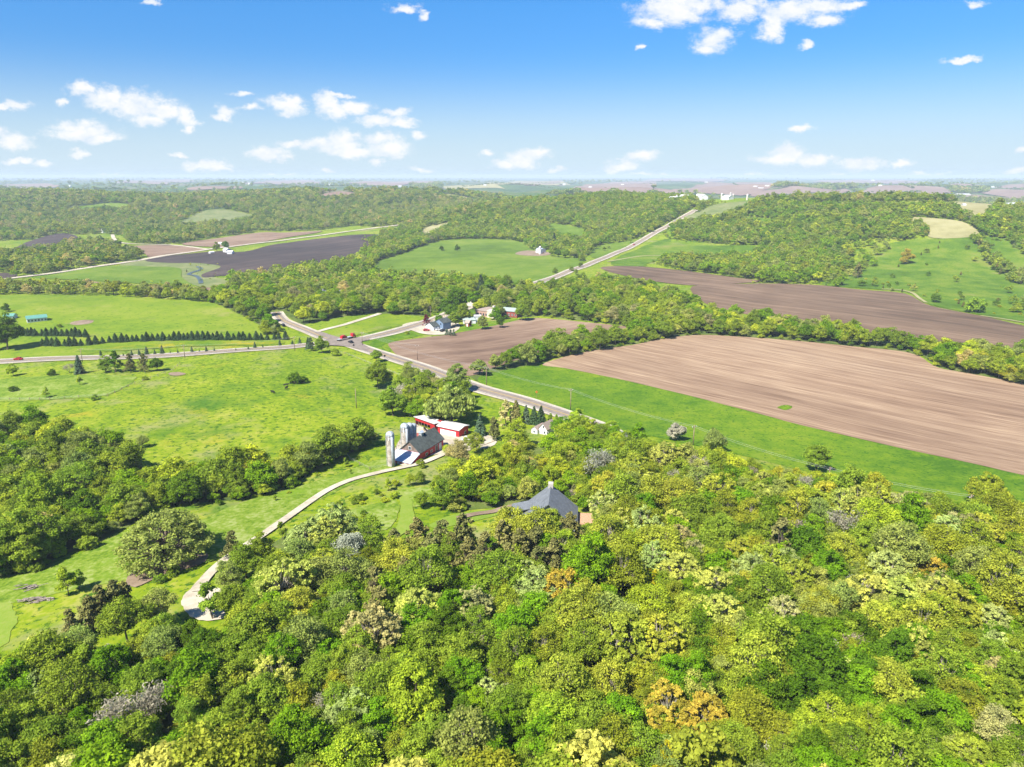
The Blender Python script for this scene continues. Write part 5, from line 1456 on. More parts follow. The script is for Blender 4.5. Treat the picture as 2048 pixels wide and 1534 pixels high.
MID = [  # single trees and garden trees farther off: foot pixel, height-ish radius
 (B_,'lime-green',27,752,11,'yellow-green tree standing by the highway at the left edge'),(SPR,'blue-green',160,747,13,'dark spruce, middle of the roadside bushes'),(BA,'gray',140,745,10,'bare gray saplings left of the dark roadside spruce'),
 (B_,'green',212,744,15,'round green bush-like tree by the highway bend'),(CE,'dark green',232,745,13,'dark cedar pressed against the round roadside tree'),(CE,'brown-green',262,744,11,'brownish cedar left of three beside the highway'),
 (CE,'brown-green',290,744,11,'brownish cedar in the middle of three beside the highway'),(B_,'dark green',315,742,13,'dark green tree, rightmost of the roadside clump'),(U_,'dark green',104,751,9,'small dark bush alone on the pale meadow'),
 (Y_,'lime-green',93,796,7,'thin lime sapling on the pale meadow fence'),(U_,'dark green',27,783,8,'dark bush near the left edge of the pale meadow'),(Y_,'lime-green',160,770,6,'tiny lime sapling in mid pale meadow'),
 (U_,'green',190,800,8,'low bush where the meadow fence bends'),(U_,'green',290,760,6,'low green tuft beside the bare patch'),(CE,'blue-green',622,702,8,'dark spruce-like cedar just left of the crossroads bushes'),(B_,'green',645,706,15,'round tree on the pasture corner below the crossroads'),
 (U_,'green',671,711,10,'spreading bush at the pasture corner by the road'),(U_,'dark green',590,766,16,'dark grazing bush in the cow pasture'),(U_,'dark green',610,765,9,'small bush touching the grazing bush'),
 (B_,'green',753,724,12,'slim tree beside the road below the crossroads'),(B_,'green',757,775,26,'broad dark-skirted tree on the slope below the road'),(B_,'green',787,832,27,'round green tree left of the dead snag'),(BA,'ashen',815,808,24,'white dead snag between two round trees'),
 (B_,'green',846,810,26,'tall green tree right of the white snag'),(F__,'gray-green',822,765,20,'thin gray-green tree at the roadside'),(BA,'tan',878,785,22,'half-bare tree in front of the highway'),(F__,'green',850,780,20,'loose green tree below the highway'),
 (B_,'gray-green',916,785,25,'gray-green rounded tree touching the highway edge'),(W_,'gray-green',905,852,46,'huge gray-green willow behind the machine shed'),
 (SPR,'blue-green',961,871,16,'pointed blue-green spruce right of the machine shed'),(CE,'brown-green',988,880,14,'squat brown cedar behind the farm drive'),(CE,'tan',1012,852,16,'tan-gray columnar conifer at the garden corner'),
 (SPR,'brown-green',1032,850,18,'tallest brownish spruce in the farmhouse windbreak'),(SPR,'blue-green',1052,846,13,'blue-green spruce in the middle of the windbreak'),(SPR,'black-green',1068,848,13,'dark spruce third from the right in the windbreak'),
 (SPR,'black-green',1082,850,14,'dark spruce at the road end of the windbreak'),(CE,'green',1101,846,6,'narrow green columnar cedar, left of two'),(CE,'green',1113,848,6,'narrow green columnar cedar, right of two'),
 (B_,'bright green',1121,878,22,'dense bright green ball tree beside the farmhouse'),(B_,'lime-green',1158,866,22,'lime tree at the bend where the road meets the crop strip'),(F__,'tan',1192,880,15,'tan budding tree right of the lime garden tree'),
 (B_,'lime-green',1222,878,18,'lime round tree above the hidden gray roof'),(B_,'bright green',1275,890,20,'bright green tree at the crop strip margin'),(F__,'lime-green',1030,898,30,'airy lime tree left of the farmhouse'),
 (F__,'tan',915,930,26,'willowy half-bare tree in front of the farm yard'),(F__,'yellow-green',950,905,20,'thin yellow-green tree on the farm drive'),(F__,'lime-green',895,912,12,'small lime tree beside the red barn wall'),
 (B_,'olive',842,936,9,'dark bush at the barn corner'),(BA,'ashen',1213,965,36,'white-limbed bare tree standing out above the house'),(B_,'green',1632,942,27,'tall round tree rising over the crop strip margin'),
 (W_,'ashen',1352,880,19,'silvery willow where the power line enters the wood'),(W_,'gray-green',1425,905,26,'gray-green willow along the crop strip margin'),(W_,'olive',1970,1010,36,'wide olive willow at the right end of the crop strip'),
 (B_,'green',1104,1064,24,'round green tree hiding the front of the gray-roofed house'),
 (B_,'green',1104,513,8,'tree touching the right side of the white gambrel barn'),(B_,'dark green',1116,515,8,'dark tree midway between gambrel barn and low white shed'),(B_,'green',1130,517,9,'tree in front of the low white shed'),
 (F__,'gray-green',1146,516,9,'gray-green tree before the right half of the low white shed'),(B_,'green',1163,522,7,'round tree right of the low white shed'),(B_,'dark green',1072,494,8,'dark tree up-slope left of the gambrel barn'),(SPR,'black-green',1108,492,9,'dark conifer rising behind the gambrel barn'),
 (B_,'green',1152,549,5,'middle roadside tree along the central pasture'),(B_,'green',1143,543,5,'first roadside tree along the central pasture'),(B_,'green',1161,535,5,'uppermost roadside tree along the central pasture'),
 (B_,'lime-green',532,668,14,'bright tree at the right tip of the hill pasture'),(B_,'bright green',540,662,16,'tall tree where the side road leaves the crossroads'),(SPR,'black-green',617,697,8,'dark spruce beside the crossroads verge'),
 (CE,'maroon',853,652,7,'maroon ornamental tree beside the blue-gray house'),(B_,'bright green',911,652,11,'bright round tree between the blue-gray house and garage'),(B_,'gray-green',965,659,12,'gray-green round tree on the lawn edge by the field'),
 (B_,'bright green',991,640,13,'bright tree between the cream building and the warehouse'),(B_,'bright green',877,645,8,'small bright tree behind the camper'),(CE,'blue-green',894,671,4,'leftmost of three clipped blue shrubs by the field'),
 (CE,'blue-green',901,672,4,'middle clipped blue shrub by the field'),(CE,'blue-green',908,672,4,'rightmost of three clipped blue shrubs by the field'),(U_,'lime-green',814,669,5,'small lime bush alone on the crossroads lawn'),
 (B_,'dark green',912,636,30,'largest dark tree over the hamlet roofs'),(SPR,'black-green',962,590,14,'dark pointed conifer behind the hamlet'),(B_,'green',434,503,8,'left of two big trees at the valley farm'),(B_,'dark green',452,499,8,'right of two big trees at the valley farm'),
 (B_,'dark green',883,502,5,'left lone tree on the upper central pasture'),(B_,'dark green',915,503,6,'right lone tree on the upper central pasture'),(B_,'green',1110,547,6,'little roadside tree at the foot of the central pasture'),
 (B_,'orange-tinged',1812,528,14,'orange-budding tree alone on the green hillside'),(CE,'brown-green',1714,556,9,'dark cedar at the lower hillside edge'),(U_,'green',1952,625,20,'broad thicket tree on the lower right hillside'),
 (B_,'dark green',15,700,34,'big dark willow-like tree at the left edge'),(B_,'dark green',12,625,8,'tree behind the teal-roofed barns'),(U_,'green',119,655,6,'bush at the right end of the teal barn'),
 (F__,'gray-green',285,895,12,'feathery gray shrub alone beside the left wood'),(U_,'black-green',85,865,10,'dark bush above the left wood'),(U_,'green',349,1148,15,'low dark bush beside the gravel turnaround'),(U_,'green',320,1165,13,'lower green shrub left of the turnaround bush'),
 (Y_,'lime-green',138,1190,20,'loose lime tree beside the log pile'),(Y_,'green',160,1180,14,'green sapling right of the loose lime tree'),(CE,'brown-green',468,1118,18,'brown cedar where the drive disappears'),
 (B_,'green',887,1020,28,'dark-skirted round tree in front of the meadow clearing'),(F__,'lime-green',845,1015,18,'lime shrub tree left of the dark-skirted one'),
]
for (k, c_, x, y, r_, lab) in MID:
    t_ = T(k, c_, (x, y), r_, base=True, label=lab)
    if k in ('broad', 'fine', 'willow'): t_['z'] -= t_['s'] * t_['pr'][3] * .09      # boughs that reach nearly to the ground
# long dark spruce row and its shorter companions
def row_px(path, n):
    W2 = [Vector(at(*q).xy) for q in path]; C2 = resample(smooth_open(W2, 10), .5, False)
    return [C2[int(i * (len(C2) - 1) / (n - 1))] for i in range(n)]


ORD = ['first', 'second', 'third', 'fourth', 'fifth', 'sixth', 'seventh', 'eighth', 'ninth', 'tenth', 'eleventh', 'twelfth', 'thirteenth', 'fourteenth', 'fifteenth', 'sixteenth', 'seventeenth',
       'eighteenth', 'nineteenth', 'twentieth', 'twenty-first', 'twenty-second', 'twenty-third', 'twenty-fourth', 'twenty-fifth', 'twenty-sixth', 'twenty-seventh', 'twenty-eighth', 'twenty-ninth', 'thirtieth',
       'thirty-first', 'thirty-second', 'thirty-third', 'thirty-fourth', 'thirty-fifth', 'thirty-sixth', 'thirty-seventh', 'thirty-eighth', 'thirty-ninth', 'fortieth', 'forty-first', 'forty-second', 'forty-third', 'forty-fourth', 'forty-fifth']


def spruce_row(path, n, s, lab, grp, colour='blue-green'):
    for i, q in enumerate(row_px(path, n)):
        x, y = q.x + random.uniform(-.6, .6), q.y + random.uniform(-.6, .6); z = ground(x, y); pr = PROTO['spruce'][i % 3]
        sc = s * random.uniform(.75, 1.12)
        TREES.append(dict(kind='spruce', colour=colour, x=x, y=y, z=z, s=sc, sz=1, pr=pr, label=lab % ORD[i], name=None, group=grp, r=2.5 * sc, wx=1.5))


spruce_row([(86,692),(130,692),(170,691),(230,685),(330,681),(450,680),(520,680),(572,679)], 45, .64, '%s spruce from the left in the long dark row below the hill pasture', 'spruces in the long row', 'black-green')
spruce_row([(32,668),(60,672),(110,672),(172,674)], 17, .68, '%s spruce from the left in the short row below the teal barn', 'spruces below the teal barn', 'black-green')
YS = [(202,712,.5),(231,713,.55),(247,713,.3),(264,712,.5),(279,711,.55),(294,710,.75),(310,709,.45),(325,708,.75),(341,707,.25),(356,707,.35),(384,705,.55),(399,704,.25),(413,704,.5),(429,703,.35),(472,702,.25),(497,700,.35),(510,697,.6),(526,696,.3),(560,692,.6),(585,690,.5),(600,688,.6)]
for i, (x, y, s) in enumerate(YS):
    p = at(x, y); TREES.append(dict(kind='spruce', colour='blue-green', x=p.x, y=p.y, z=p.z, s=s * .8, sz=1, pr=PROTO['spruce'][i % 3], label='%s young spruce from the left on the highway verge' % ORD[i], name=None, group='young spruces on the verge', r=1.5))
po = at(336, 1120)
TREES.append(dict(kind='oak', colour='gray-green', x=po.x, y=po.y, z=po.z, s=1.06, sz=.82, pr=BIGOAK, label='giant gray-green oak spreading over bare earth at left', name=None, group=None, r=11))

# ------------------------------------------------------------------ woods: where trees grow, read off the photograph (feet of the trees)
WOODS = [  # polygon, spacing, size, mix, name of the wood for labels
 ([(-400,1385),(60,1345),(150,1318),(330,1290),(385,1318),(455,1318),(492,1262),(508,1185),(560,1135),(640,1102),(690,1105),(785,1130),(850,1112),(960,1095),(1050,1078),(1160,1062),(1210,1030),(1190,1000),(1180,960),(1240,930),(1320,935),(1400,945),(1500,975),(1600,1000),(1700,1022),(1800,1042),(1900,1058),(2400,1110),(2700,1900),(-900,1900)], 6.6, 1.0, 'near'),
 ([(1005,915),(1060,892),(1130,885),(1200,890),(1260,905),(1330,915),(1420,935),(1500,952),(1600,975),(1700,997),(1800,1020),(1900,1036),(2060,1058),(2400,1100),(2400,1110),(1900,1060),(1700,1025),(1500,985),(1320,950),(1240,945),(1190,975),(1190,1010),(1150,1012),(1110,985),(1070,995),(1040,1020),(1000,1015),(940,1020),(900,1012),(892,990),(860,985),(880,965),(930,962),(985,950)], 6.0, .72, 'lime'),
 ([(520,1100),(570,1072),(640,1045),(700,1035),(775,1030),(775,1060),(700,1070),(600,1105),(560,1112)], 4.8, .5, 'scrub'),
 ([(660,1010),(700,992),(790,970),(790,1000),(730,1012),(670,1030)], 4.6, .5, 'scrub'),
 ([(800,970),(880,960),(870,990),(810,990)], 5.0, .5, 'lime'),
 ([(800,800),(880,775),(930,800),(940,835),(870,855),(815,838)], 5.5, .8, 'rich'),
 ([(-300,880),(40,868),(130,880),(230,903),(266,925),(275,975),(330,985),(400,970),(480,952),(540,942),(600,927),(640,908),(690,884),(735,872),(738,888),(700,907),(640,937),(590,967),(530,987),(480,1000),(410,1005),(330,1015),(245,1060),(183,1090),(128,1110),(69,1137),(0,1160),(-300,1200)], 6.6, .95, 'left'),
 ([(410,1005),(500,985),(600,965),(690,925),(700,935),(600,985),(500,1015),(420,1030)], 7.0, .4, 'scrub'),
 ([(935,752),(950,738),(1010,720),(1080,697),(1180,676),(1262,664),(1330,655),(1390,664),(1385,671),(1265,688),(1180,702),(1085,722),(1005,752),(960,766)], 6.6, .95, 'hedge'),
 ([(1388,630),(1500,645),(1600,660),(1700,676),(1800,690),(1900,708),(2060,722),(2400,760),(2400,820),(2060,775),(1960,752),(1880,735),(1845,712),(1800,702),(1700,692),(1600,682),(1480,673),(1385,668)], 7.0, .95, 'rich'),
 ([(470,572),(560,560),(650,555),(760,552),(890,563),(1000,568),(1065,585),(1120,575),(1200,562),(1290,580),(1400,615),(1400,640),(1385,665),(1265,653),(1180,643),(1080,632),(1040,635),(1000,638),(960,628),(930,604),(890,606),(880,622),(850,632),(760,640),(735,625),(690,640),(640,652),(600,652),(580,636),(562,628),(548,640),(560,665),(545,668),(500,638),(420,603),(455,590)], 8.2, 1.0, 'rich'),
 ([(-300,578),(0,576),(100,576),(200,579),(300,584),(400,591),(455,590),(470,600),(420,606),(300,598),(100,592),(-300,596)], 8.0, .85, 'pale'),
 ([(450,574),(470,560),(560,546),(650,533),(700,518),(740,506),(800,498),(850,484),(872,484),(870,492),(820,506),(765,522),(740,545),(640,552),(560,562),(470,575)], 8.0, .95, 'rich'),
 ([(720,500),(760,470),(842,450),(900,442),(950,434),(1000,420),(1090,402),(1200,394),(1340,397),(1395,408),(1382,421),(1330,449),(1290,472),(1230,488),(1190,500),(1160,517),(1120,506),(1100,500),(1065,500),(1030,483),(926,480),(864,486),(815,502),(765,524),(735,520)], 8.0, 1.0, 'vivid'),
 ([(1395,412),(1500,404),(1620,410),(1800,416),(2060,420),(2500,425),(2500,480),(2060,475),(1985,480),(1950,465),(1932,447),(1887,439),(1808,435),(1850,450),(1862,470),(1800,482),(1745,480),(1690,490),(1700,520),(1690,548),(1640,566),(1530,568),(1430,553),(1330,533),(1310,518),(1510,516),(1500,494),(1340,478),(1342,450),(1372,432)], 8.2, 1.0, 'vivid'),
 ([(-600,392),(200,388),(500,388),(640,385),(900,385),(1000,390),(1090,400),(1000,420),(950,434),(842,450),(766,455),(700,452),(646,460),(570,463),(518,463),(432,475),(363,487),(300,490),(262,486),(240,470),(205,468),(150,470),(60,480),(-600,500)], 9.5, 1.0, 'valley'),
 ([(-600,500),(20,503),(100,500),(152,487),(200,486),(262,500),(290,515),(270,524),(200,530),(150,540),(30,556),(-600,600)], 9.0, 1.0, 'valley'),
 ([(2010,475),(2060,472),(2400,480),(2400,560),(2060,520),(2030,500)], 8.0, .9, 'vivid'),
 ([(1520,400),(1560,397),(1600,395),(1760,397),(1880,398),(1990,400),(2060,404),(2060,412),(1990,418),(1900,404),(1760,408),(1600,404),(1530,403)], 9.0, 1.0, 'valley'),
 ([(1085,391),(1150,384),(1260,378),(1315,378),(1325,388),(1300,393),(1200,393)], 9.0, 1.0, 'valley'),
 ([(1540,377),(1640,373),(1720,376),(1700,379),(1600,379)], 9.0, 1.0, 'valley'), ([(1880,381),(1960,379),(2000,383),(1930,388)], 9.0, 1.0, 'valley'),
 ([(820,374),(880,370),(900,374),(860,379)], 9.0, 1.0, 'valley'), ([(1220,366),(1310,362),(1310,364),(1225,368)], 9.0, 1.0, 'valley'),
]
SPARSE = [  # scattered shrubs and young trees on open ground
 ([(1690,485),(1790,490),(1740,540),(1690,575),(1640,575),(1700,540)], 12, .8, 'rich', .6),
 ([(1700,545),(1800,568),(1900,588),(2060,606),(2060,655),(1960,633),(1860,611),(1815,589),(1720,580)], 10, .62, 'hill', .34),
 ([(1760,500),(1866,482),(1950,480),(2060,520),(2060,600),(1900,585),(1750,550)], 30, .55, 'hill', .4),
 ([(1940,476),(1962,478),(2012,535),(2050,556),(2040,575),(1985,540)], 5.5, .85, 'hill', .8),
 ([(560,1070),(650,1035),(740,1010),(790,1000),(795,1030),(770,1060),(690,1055)], 9, .35, 'scrub', .4), ([(430,1020),(540,985),(690,925),(750,915),(740,940),(600,985),(500,1030)], 10, .32, 'scrub', .35),
 ([(0,1150),(120,1115),(240,1075),(250,1130),(130,1230),(0,1210)], 14, .3, 'scrub', .15), ([(-100,755),(260,755),(210,795),(-100,800)], 26, .3, 'scrub', .2),
 ([(370,520),(440,528),(450,575),(400,570),(360,540)], 14, .5, 'scrub', .4), ([(700,470),(760,480),(850,480),(760,520)], 22, .7, 'rich', .4), ([(1160,520),(1290,480),(1180,500)], 26, .7, 'rich', .5),
 ([(830,945),(960,925),(1000,960),(900,990)], 6, .45, 'lime', .6), ([(1620,555),(1700,500),(1760,480),(1740,540)], 17, .7, 'rich', .45), ([(1900,716),(2060,735),(2060,775),(1950,750)], 8, .8, 'pale', .8),
 ([(620,660),(740,640),(830,632),(760,655),(650,668)], 24, .3, 'scrub', .3), ([(480,600),(560,560),(640,550),(560,600)], 14, .8, 'rich', .6), ([(240,930),(270,880),(330,870),(310,960)], 16, .35, 'scrub', .1),
 ([(660,870),(740,850),(770,900),(700,920)], 12, .35, 'scrub', .4),
]
MIX = {  # kind, colour weights per wood
 'near': [('broad','green',2.5),('broad','bright green',1.3),('fine','green',3.8),('fine','gray-green',2.8),('fine','yellow-green',2.5),('fine','olive',1.6),('oak','yellow-green',2.4),('oak','pale yellow-green',2.2),('oak','pale sage',1.3),('broad','dark green',.8),('bare','gray',1.1),('bare','ashen',.5),('fine','lime-green',1.6),('oak','tan',.4)],
 'lime': [('broad','lime-green',3),('broad','green',2.5),('fine','lime-green',3),('fine','olive',1.2),('fine','tan',.7),('broad','bright green',1.5),('cedar','brown-green',1.1),('fine','gray-green',1),('bare','gray',.5),('willow','gray-green',.6)],
 'left': [('broad','green',4),('broad','dark green',.8),('broad','bright green',2),('broad','lime-green',1),('fine','gray-green',1.5),('fine','green',2.5),('willow','gray-green',1),('fine','tan',.3)],
 'hedge': [('broad','green',3),('willow','gray-green',2.5),('broad','bright green',1.5),('fine','green',1),('bush','green',1)],
 'rich': [('broad','green',3),('broad','bright green',2),('broad','lime-green',1),('fine','gray-green',1.2),('fine','green',1.5),('bush','green',.6),('fine','tan',.25),('willow','gray-green',.6)],
 'pale': [('fine','gray-green',3),('fine','olive',2),('broad','green',2),('fine','tan',1),('broad','lime-green',.6)],
 'vivid': [('broad','bright green',3.4),('broad','green',2.5),('broad','lime-green',.9),('fine','gray-green',1.1),('fine','olive',.7),('broad','dark green',.5),('fine','green',1)],
 'valley': [('broad','green',2.5),('fine','gray-green',2.5),('broad','dark green',1.6),('fine','olive',1),('fine','tan',.5),('broad','bright green',1.0)],
 'under': [('broad','green',2),('broad','bright green',1.5),('fine','green',1.5),('fine','olive',1),('broad','dark green',1),('fine','gray-green',.8)],
 'hill': [('broad','green',2),('cedar','brown-green',2),('broad','dark green',1.2),('bush','green',1.5),('fine','gray-green',1),('bush','olive',.8)],
 'scrub': [('bush','green',2),('bush','lime-green',1.6),('bush','dark green',.6),('young','lime-green',1.2),('young','green',.8),('cedar','brown-green',.5)],
}


def near_road(X, Y):
    m = np.zeros(len(X), bool)
    for C2, hw_ in ROADS:
        for i in range(0, len(X), 4000):
            d = np.hypot(X[i:i + 4000, None] - C2[None, :, 0], Y[i:i + 4000, None] - C2[None, :, 1]).min(1)
            m[i:i + 4000] |= d < hw_ + 1.2
    return m


BIGSHEETS = [s for s in SHEETS]


def blocked(X, Y, sheets=True):
    m = near_road(X, Y)
    for poly, _ in (BIGSHEETS if sheets else []):
        pa = np.array(poly); x0, y0 = pa.min(0); x1, y1 = pa.max(0)
        c = (X > x0) & (X < x1) & (Y > y0) & (Y < y1) & ~m
        if c.any(): m[np.nonzero(c)[0][in_poly(X[c], Y[c], poly)]] = True
    for (x, y, r) in EXCL: m |= (X - x) ** 2 + (Y - y) ** 2 < r * r
    return m


PT = []   # (x, y, z, kind, colour, scale)
FLOORS = []


def fill(poly, spacing, size, mix, prob=1.0, avoid_hand=True, sheets=True):
    W2 = [at(*q) for q in poly]; WP = [(w.x, w.y) for w in W2]
    pa = np.array(WP); x0, y0 = pa.min(0); x1, y1 = pa.max(0)
    y0 = max(y0, 30); x0 = max(x0, -9000); x1 = min(x1, 9000); y1 = min(y1, 9000)
    # spacing grows with distance so that far woods stay affordable
    yy = y0; X = []; Y = []
    while yy < y1:
        sp = spacing * max(1.0, (yy / 1500.0)) ** .8
        n = int((x1 - x0) / sp) + 1
        X.append(x0 + (np.arange(n) + rng.random()) * sp + rng.uniform(-.36, .36, n) * sp); Y.append(yy + rng.uniform(-.36, .36, n) * sp); yy += sp * .92
    X = np.concatenate(X); Y = np.concatenate(Y)
    # only what the camera could come to see: a fan a little wider than the picture
    k = np.abs(X) < Y * .80 + 60
    X, Y = X[k], Y[k]
    k = in_poly(X, Y, WP); X, Y = X[k], Y[k]
    if prob < 1: k = rng.random(len(X)) < prob; X, Y = X[k], Y[k]
    k = ~blocked(X, Y, sheets); X, Y = X[k], Y[k]
    if avoid_hand and len(X):
        keep = np.ones(len(X), bool)
        for t in TREES: keep &= (X - t['x']) ** 2 + (Y - t['y']) ** 2 > (t['r'] * .74 + spacing * .28) ** 2
        X, Y = X[keep], Y[keep]
    Z = hgt(X, Y)
    W_ = np.array([m_[2] for m_ in MIX[mix]]); W_ = W_ / W_.sum()
    ch = rng.choice(len(W_), len(X), p=W_)
    # neighbours tend to be alike: patches of one kind
    pn = np.sin(X / 23 + 2 * np.sin(Y / 31)) + np.sin(Y / 19 + 1.5 * np.sin(X / 27))
    alike = rng.random(len(X)) < .35
    cum = np.cumsum(W_); pch = np.searchsorted(cum, np.clip((pn + 2) / 4, 0, .999))
    ch = np.where(alike, pch, ch)
    far = np.maximum(1.0, Y / 1500.0) ** .8
    for x, y, z, c_, f_ in zip(X, Y, Z, ch, far):
        kd, co, _ = MIX[mix][c_]
        PT.append((x, y, z, kd, co, size * rng.uniform(.6, 1.27) * f_))


for (poly, sp, size, mix) in WOODS:
    fill(poly, sp, size, mix)
    FLOORS.append(poly)
for (poly, sp, size, mix, pr_) in SPARSE: fill(poly, sp, size, mix, pr_, True, False)
fill(WOODS[0][0], 4.6, .62, 'under', 1.0, False)      # lower storey that closes the gaps between the near crowns
fill(WOODS[6][0], 5.0, .6, 'under', .8, False)
fill(WOODS[1][0], 4.6, .5, 'under', .8, False)
def skirt(poly, step, depth=3.0, size=(.45, .95), px_ok=None):
    """bushes and low boughs along the margin of a wood"""
    Wp = [Vector(at(*q).xy) for q in poly]; c = resample(smooth_closed(Wp, 3), step, True)
    X = np.array([p.x for p in c]) + rng.normal(size=len(c)) * depth * .5; Y = np.array([p.y for p in c]) + rng.normal(size=len(c)) * depth * .5
    k = (np.abs(X) < Y * .8 + 60) & (Y > 60) & (Y < 1500); X, Y = X[k], Y[k]
    k = ~blocked(X, Y); X, Y = X[k], Y[k]
    for x, y, z in zip(X, Y, hgt(X, Y)):
        kd, co = random.choice([('bush', 'green'), ('bush', 'dark green'), ('bush', 'green'), ('broad', 'green'), ('bush', 'lime-green'), ('broad', 'bright green'), ('fine', 'gray-green')])
        PT.append((x, y, z, kd, co, random.uniform(*size) * (1.15 if kd == 'bush' else .5)))


for i_ in (1, 6, 8, 9, 10, 11, 12, 13, 14): skirt(WOODS[i_][0], 3.2 if i_ in (6, 8) else 5.0)
# plateau: shelter belts and copses scattered between the fields
n_ = 9000
Yc = 2600 * np.exp(rng.random(n_) * math.log(17000 / 2600)); Xc = rng.uniform(-1, 1, n_) * (Yc * .8)
nz = np.sin(Xc / 310 + 2 * np.sin(Yc / 900)) * np.sin(Yc / 420 + 1.2) + .8 * np.sin(Xc / 900 - Yc / 1500 + 1) + .5 * np.sin(Xc / 130) * np.sin(Yc / 170)
k = nz > np.where(Xc < -.15 * Yc, -.1, .45); Xc, Yc = Xc[k], Yc[k]
k = ~blocked(Xc, Yc); Xc, Yc = Xc[k], Yc[k]
for x, y, z in zip(Xc, Yc, hgt(Xc, Yc)):
    if y > 2500: PT.append((x, y, z, 'broad', 'green', 1.5 * (y / 2600) ** .5 * rng.uniform(.7, 1.2)))
# hedgerow lines across the plain
for k in range(70):
    y = 2900 * math.exp(random.random() * 1.5); x = random.uniform(-.75, .75) * y; L_ = random.uniform(80, 420) * (y / 3000); a = random.choice([0, 0, .15, -.15, 1.4])
    nn = int(L_ / 14)
    for j in range(nn):
        qx, qy = x + math.cos(a) * j * 14 + random.uniform(-4, 4), y + math.sin(a) * j * 14 + random.uniform(-4, 4)
        PT.append((qx, qy, float(hgt(qx, qy)), 'broad', 'dark green', 1.15 * random.uniform(.7, 1.3)))

for i, poly in enumerate(FLOORS):
    if i in (0, 1, 2, 6, 8, 9, 10): sheet('woodland_floor', poly, G_FLOOR, .05, False, smooth=False)

# ------------------------------------------------------------------ choose the individuals: the ones that show largest
NAME = {'broad': 'broadleaf_tree', 'oak': 'oak_tree', 'fine': 'budding_tree', 'willow': 'willow_tree', 'young': 'young_tree', 'bush': 'bush', 'cedar': 'cedar_tree', 'spruce': 'spruce_tree', 'bare': 'bare_tree'}
CAT = {'broad': 'broadleaf tree', 'oak': 'oak', 'fine': 'budding tree', 'willow': 'willow', 'young': 'sapling', 'bush': 'bush', 'cedar': 'cedar', 'spruce': 'spruce', 'bare': 'bare tree'}
A = [(p, i) for i, p in enumerate(PT)]
xs_ = np.array([p[0] for p in PT]); ys_ = np.array([p[1] for p in PT]); zs_ = np.array([p[2] for p in PT])
ppx, ppy = project(xs_, ys_, zs_ + 6)
size_px = np.array([PROTO[p[3]][0][3] * p[5] for p in PT]) / np.maximum(ys_ * CP - (zs_ - H) * SP, 1)
vis = (ppx > -20) & (ppx < 2068) & (ppy < 1560) & (ppy > 0)
CAP = {'broad': 190, 'oak': 130, 'fine': 190, 'willow': 40, 'young': 40, 'bush': 60, 'cedar': 60, 'spruce': 10, 'bare': 60}
taken = np.zeros(len(PT), bool)
for kd in NAME:
    idx = [i for i in range(len(PT)) if PT[i][3] == kd and vis[i] and ys_[i] < 420]
    idx.sort(key=lambda i: -size_px[i])
    have = sum(1 for t in TREES if t['kind'] == kd)
    for i in idx[:max(0, CAP[kd] - have * (kd not in ('spruce',)))]:
        p = PT[i]; pr = PROTO[kd][i % len(PROTO[kd])]; taken[i] = True
        TREES.append(dict(kind=kd, colour=p[4], x=p[0], y=p[1], z=p[2], s=p[5], sz=rng.uniform(.85, 1.15), pr=pr, label=None, name=None, group=None, r=pr[2] * p[5]))

# ------------------------------------------------------------------ labels for the individual trees
LM = [  # landmark phrase, pixel
 ('in the bottom left corner', 60, 1500), ('along the bottom edge, left', 280, 1500), ('along the bottom edge, left of centre', 520, 1500), ('above the bottom edge, near the centre', 800, 1480), ('at the bottom edge, just right of centre', 1060, 1490),
 ('along the bottom edge, right of centre', 1320, 1490), ('along the bottom edge, right', 1600, 1490), ('in the bottom right corner', 1930, 1480), ('on the left side, low in the wood', 60, 1370), ('below the gravel turnaround', 380, 1310),
 ('low in the left half of the wood', 220, 1380), ('low in the wood, left of centre', 540, 1380), ('low in the wood, straight below the cedars', 800, 1350), ('low in the wood, below the gray-roofed house', 1080, 1350), ('low in the wood, right of centre', 1330, 1350),
 ('low in the wood, well to the right', 1620, 1360), ('by the right edge, low down', 1960, 1350), ('by the gravel turnaround', 430, 1195), ('right of the gravel turnaround', 570, 1180), ('left of the brown cedar band', 700, 1180), ('under the brown cedar band', 880, 1220),
 ('in the brown cedar band', 960, 1085), ('below the gray-roofed house', 1120, 1150), ('right of and below the gray-roofed house', 1300, 1160), ('mid-wood, right of centre', 1500, 1190), ('mid-wood, right', 1720, 1190), ('mid-wood by the right edge', 1960, 1190),
 ('beside the gray-roofed house', 1110, 1040), ('right of the gray-roofed house', 1260, 1020), ('between the farm drive and the gray-roofed house', 950, 980), ('below the white farmhouse', 1100, 930), ('between the white farmhouse and the crop strip', 1230, 910),
 ('at the wood margin under the crop strip', 1450, 960), ('right of centre under the crop strip', 1640, 1010), ('at the right end of the crop strip margin', 1900, 1060), ('in mid wood under the crop strip', 1450, 1060), ('beside the farm drive', 600, 1050), ('on the grass above the mown path', 760, 990),
 ('in the left wood by the pasture', 230, 930), ('at the left edge of the left wood', 40, 950), ('in the left wood above the giant oak', 330, 1010), ('in the left wood below the pasture corner', 100, 1050), ('along the left creek belt', 500, 960), ('at the upper end of the creek belt', 670, 900),
 ('left of the giant oak', 200, 1100), ('by the log pile', 110, 1210), ('left of the cedars by the turnaround', 120, 1270), ('at the lower end of the field hedge', 980, 750), ('in the field hedge', 1100, 710), ('near the farm drive above the path', 830, 960), ('near the red barn', 870, 900),
 ('above the left wood', 60, 800), ('behind the machine shed', 900, 800), ('among the hamlet roofs', 950, 612), ('in the roadside trees above the hidden gray roof', 1200, 858),
]
lmx = np.array([l[1] for l in LM]); lmy = np.array([l[2] for l in LM])
cells = {}
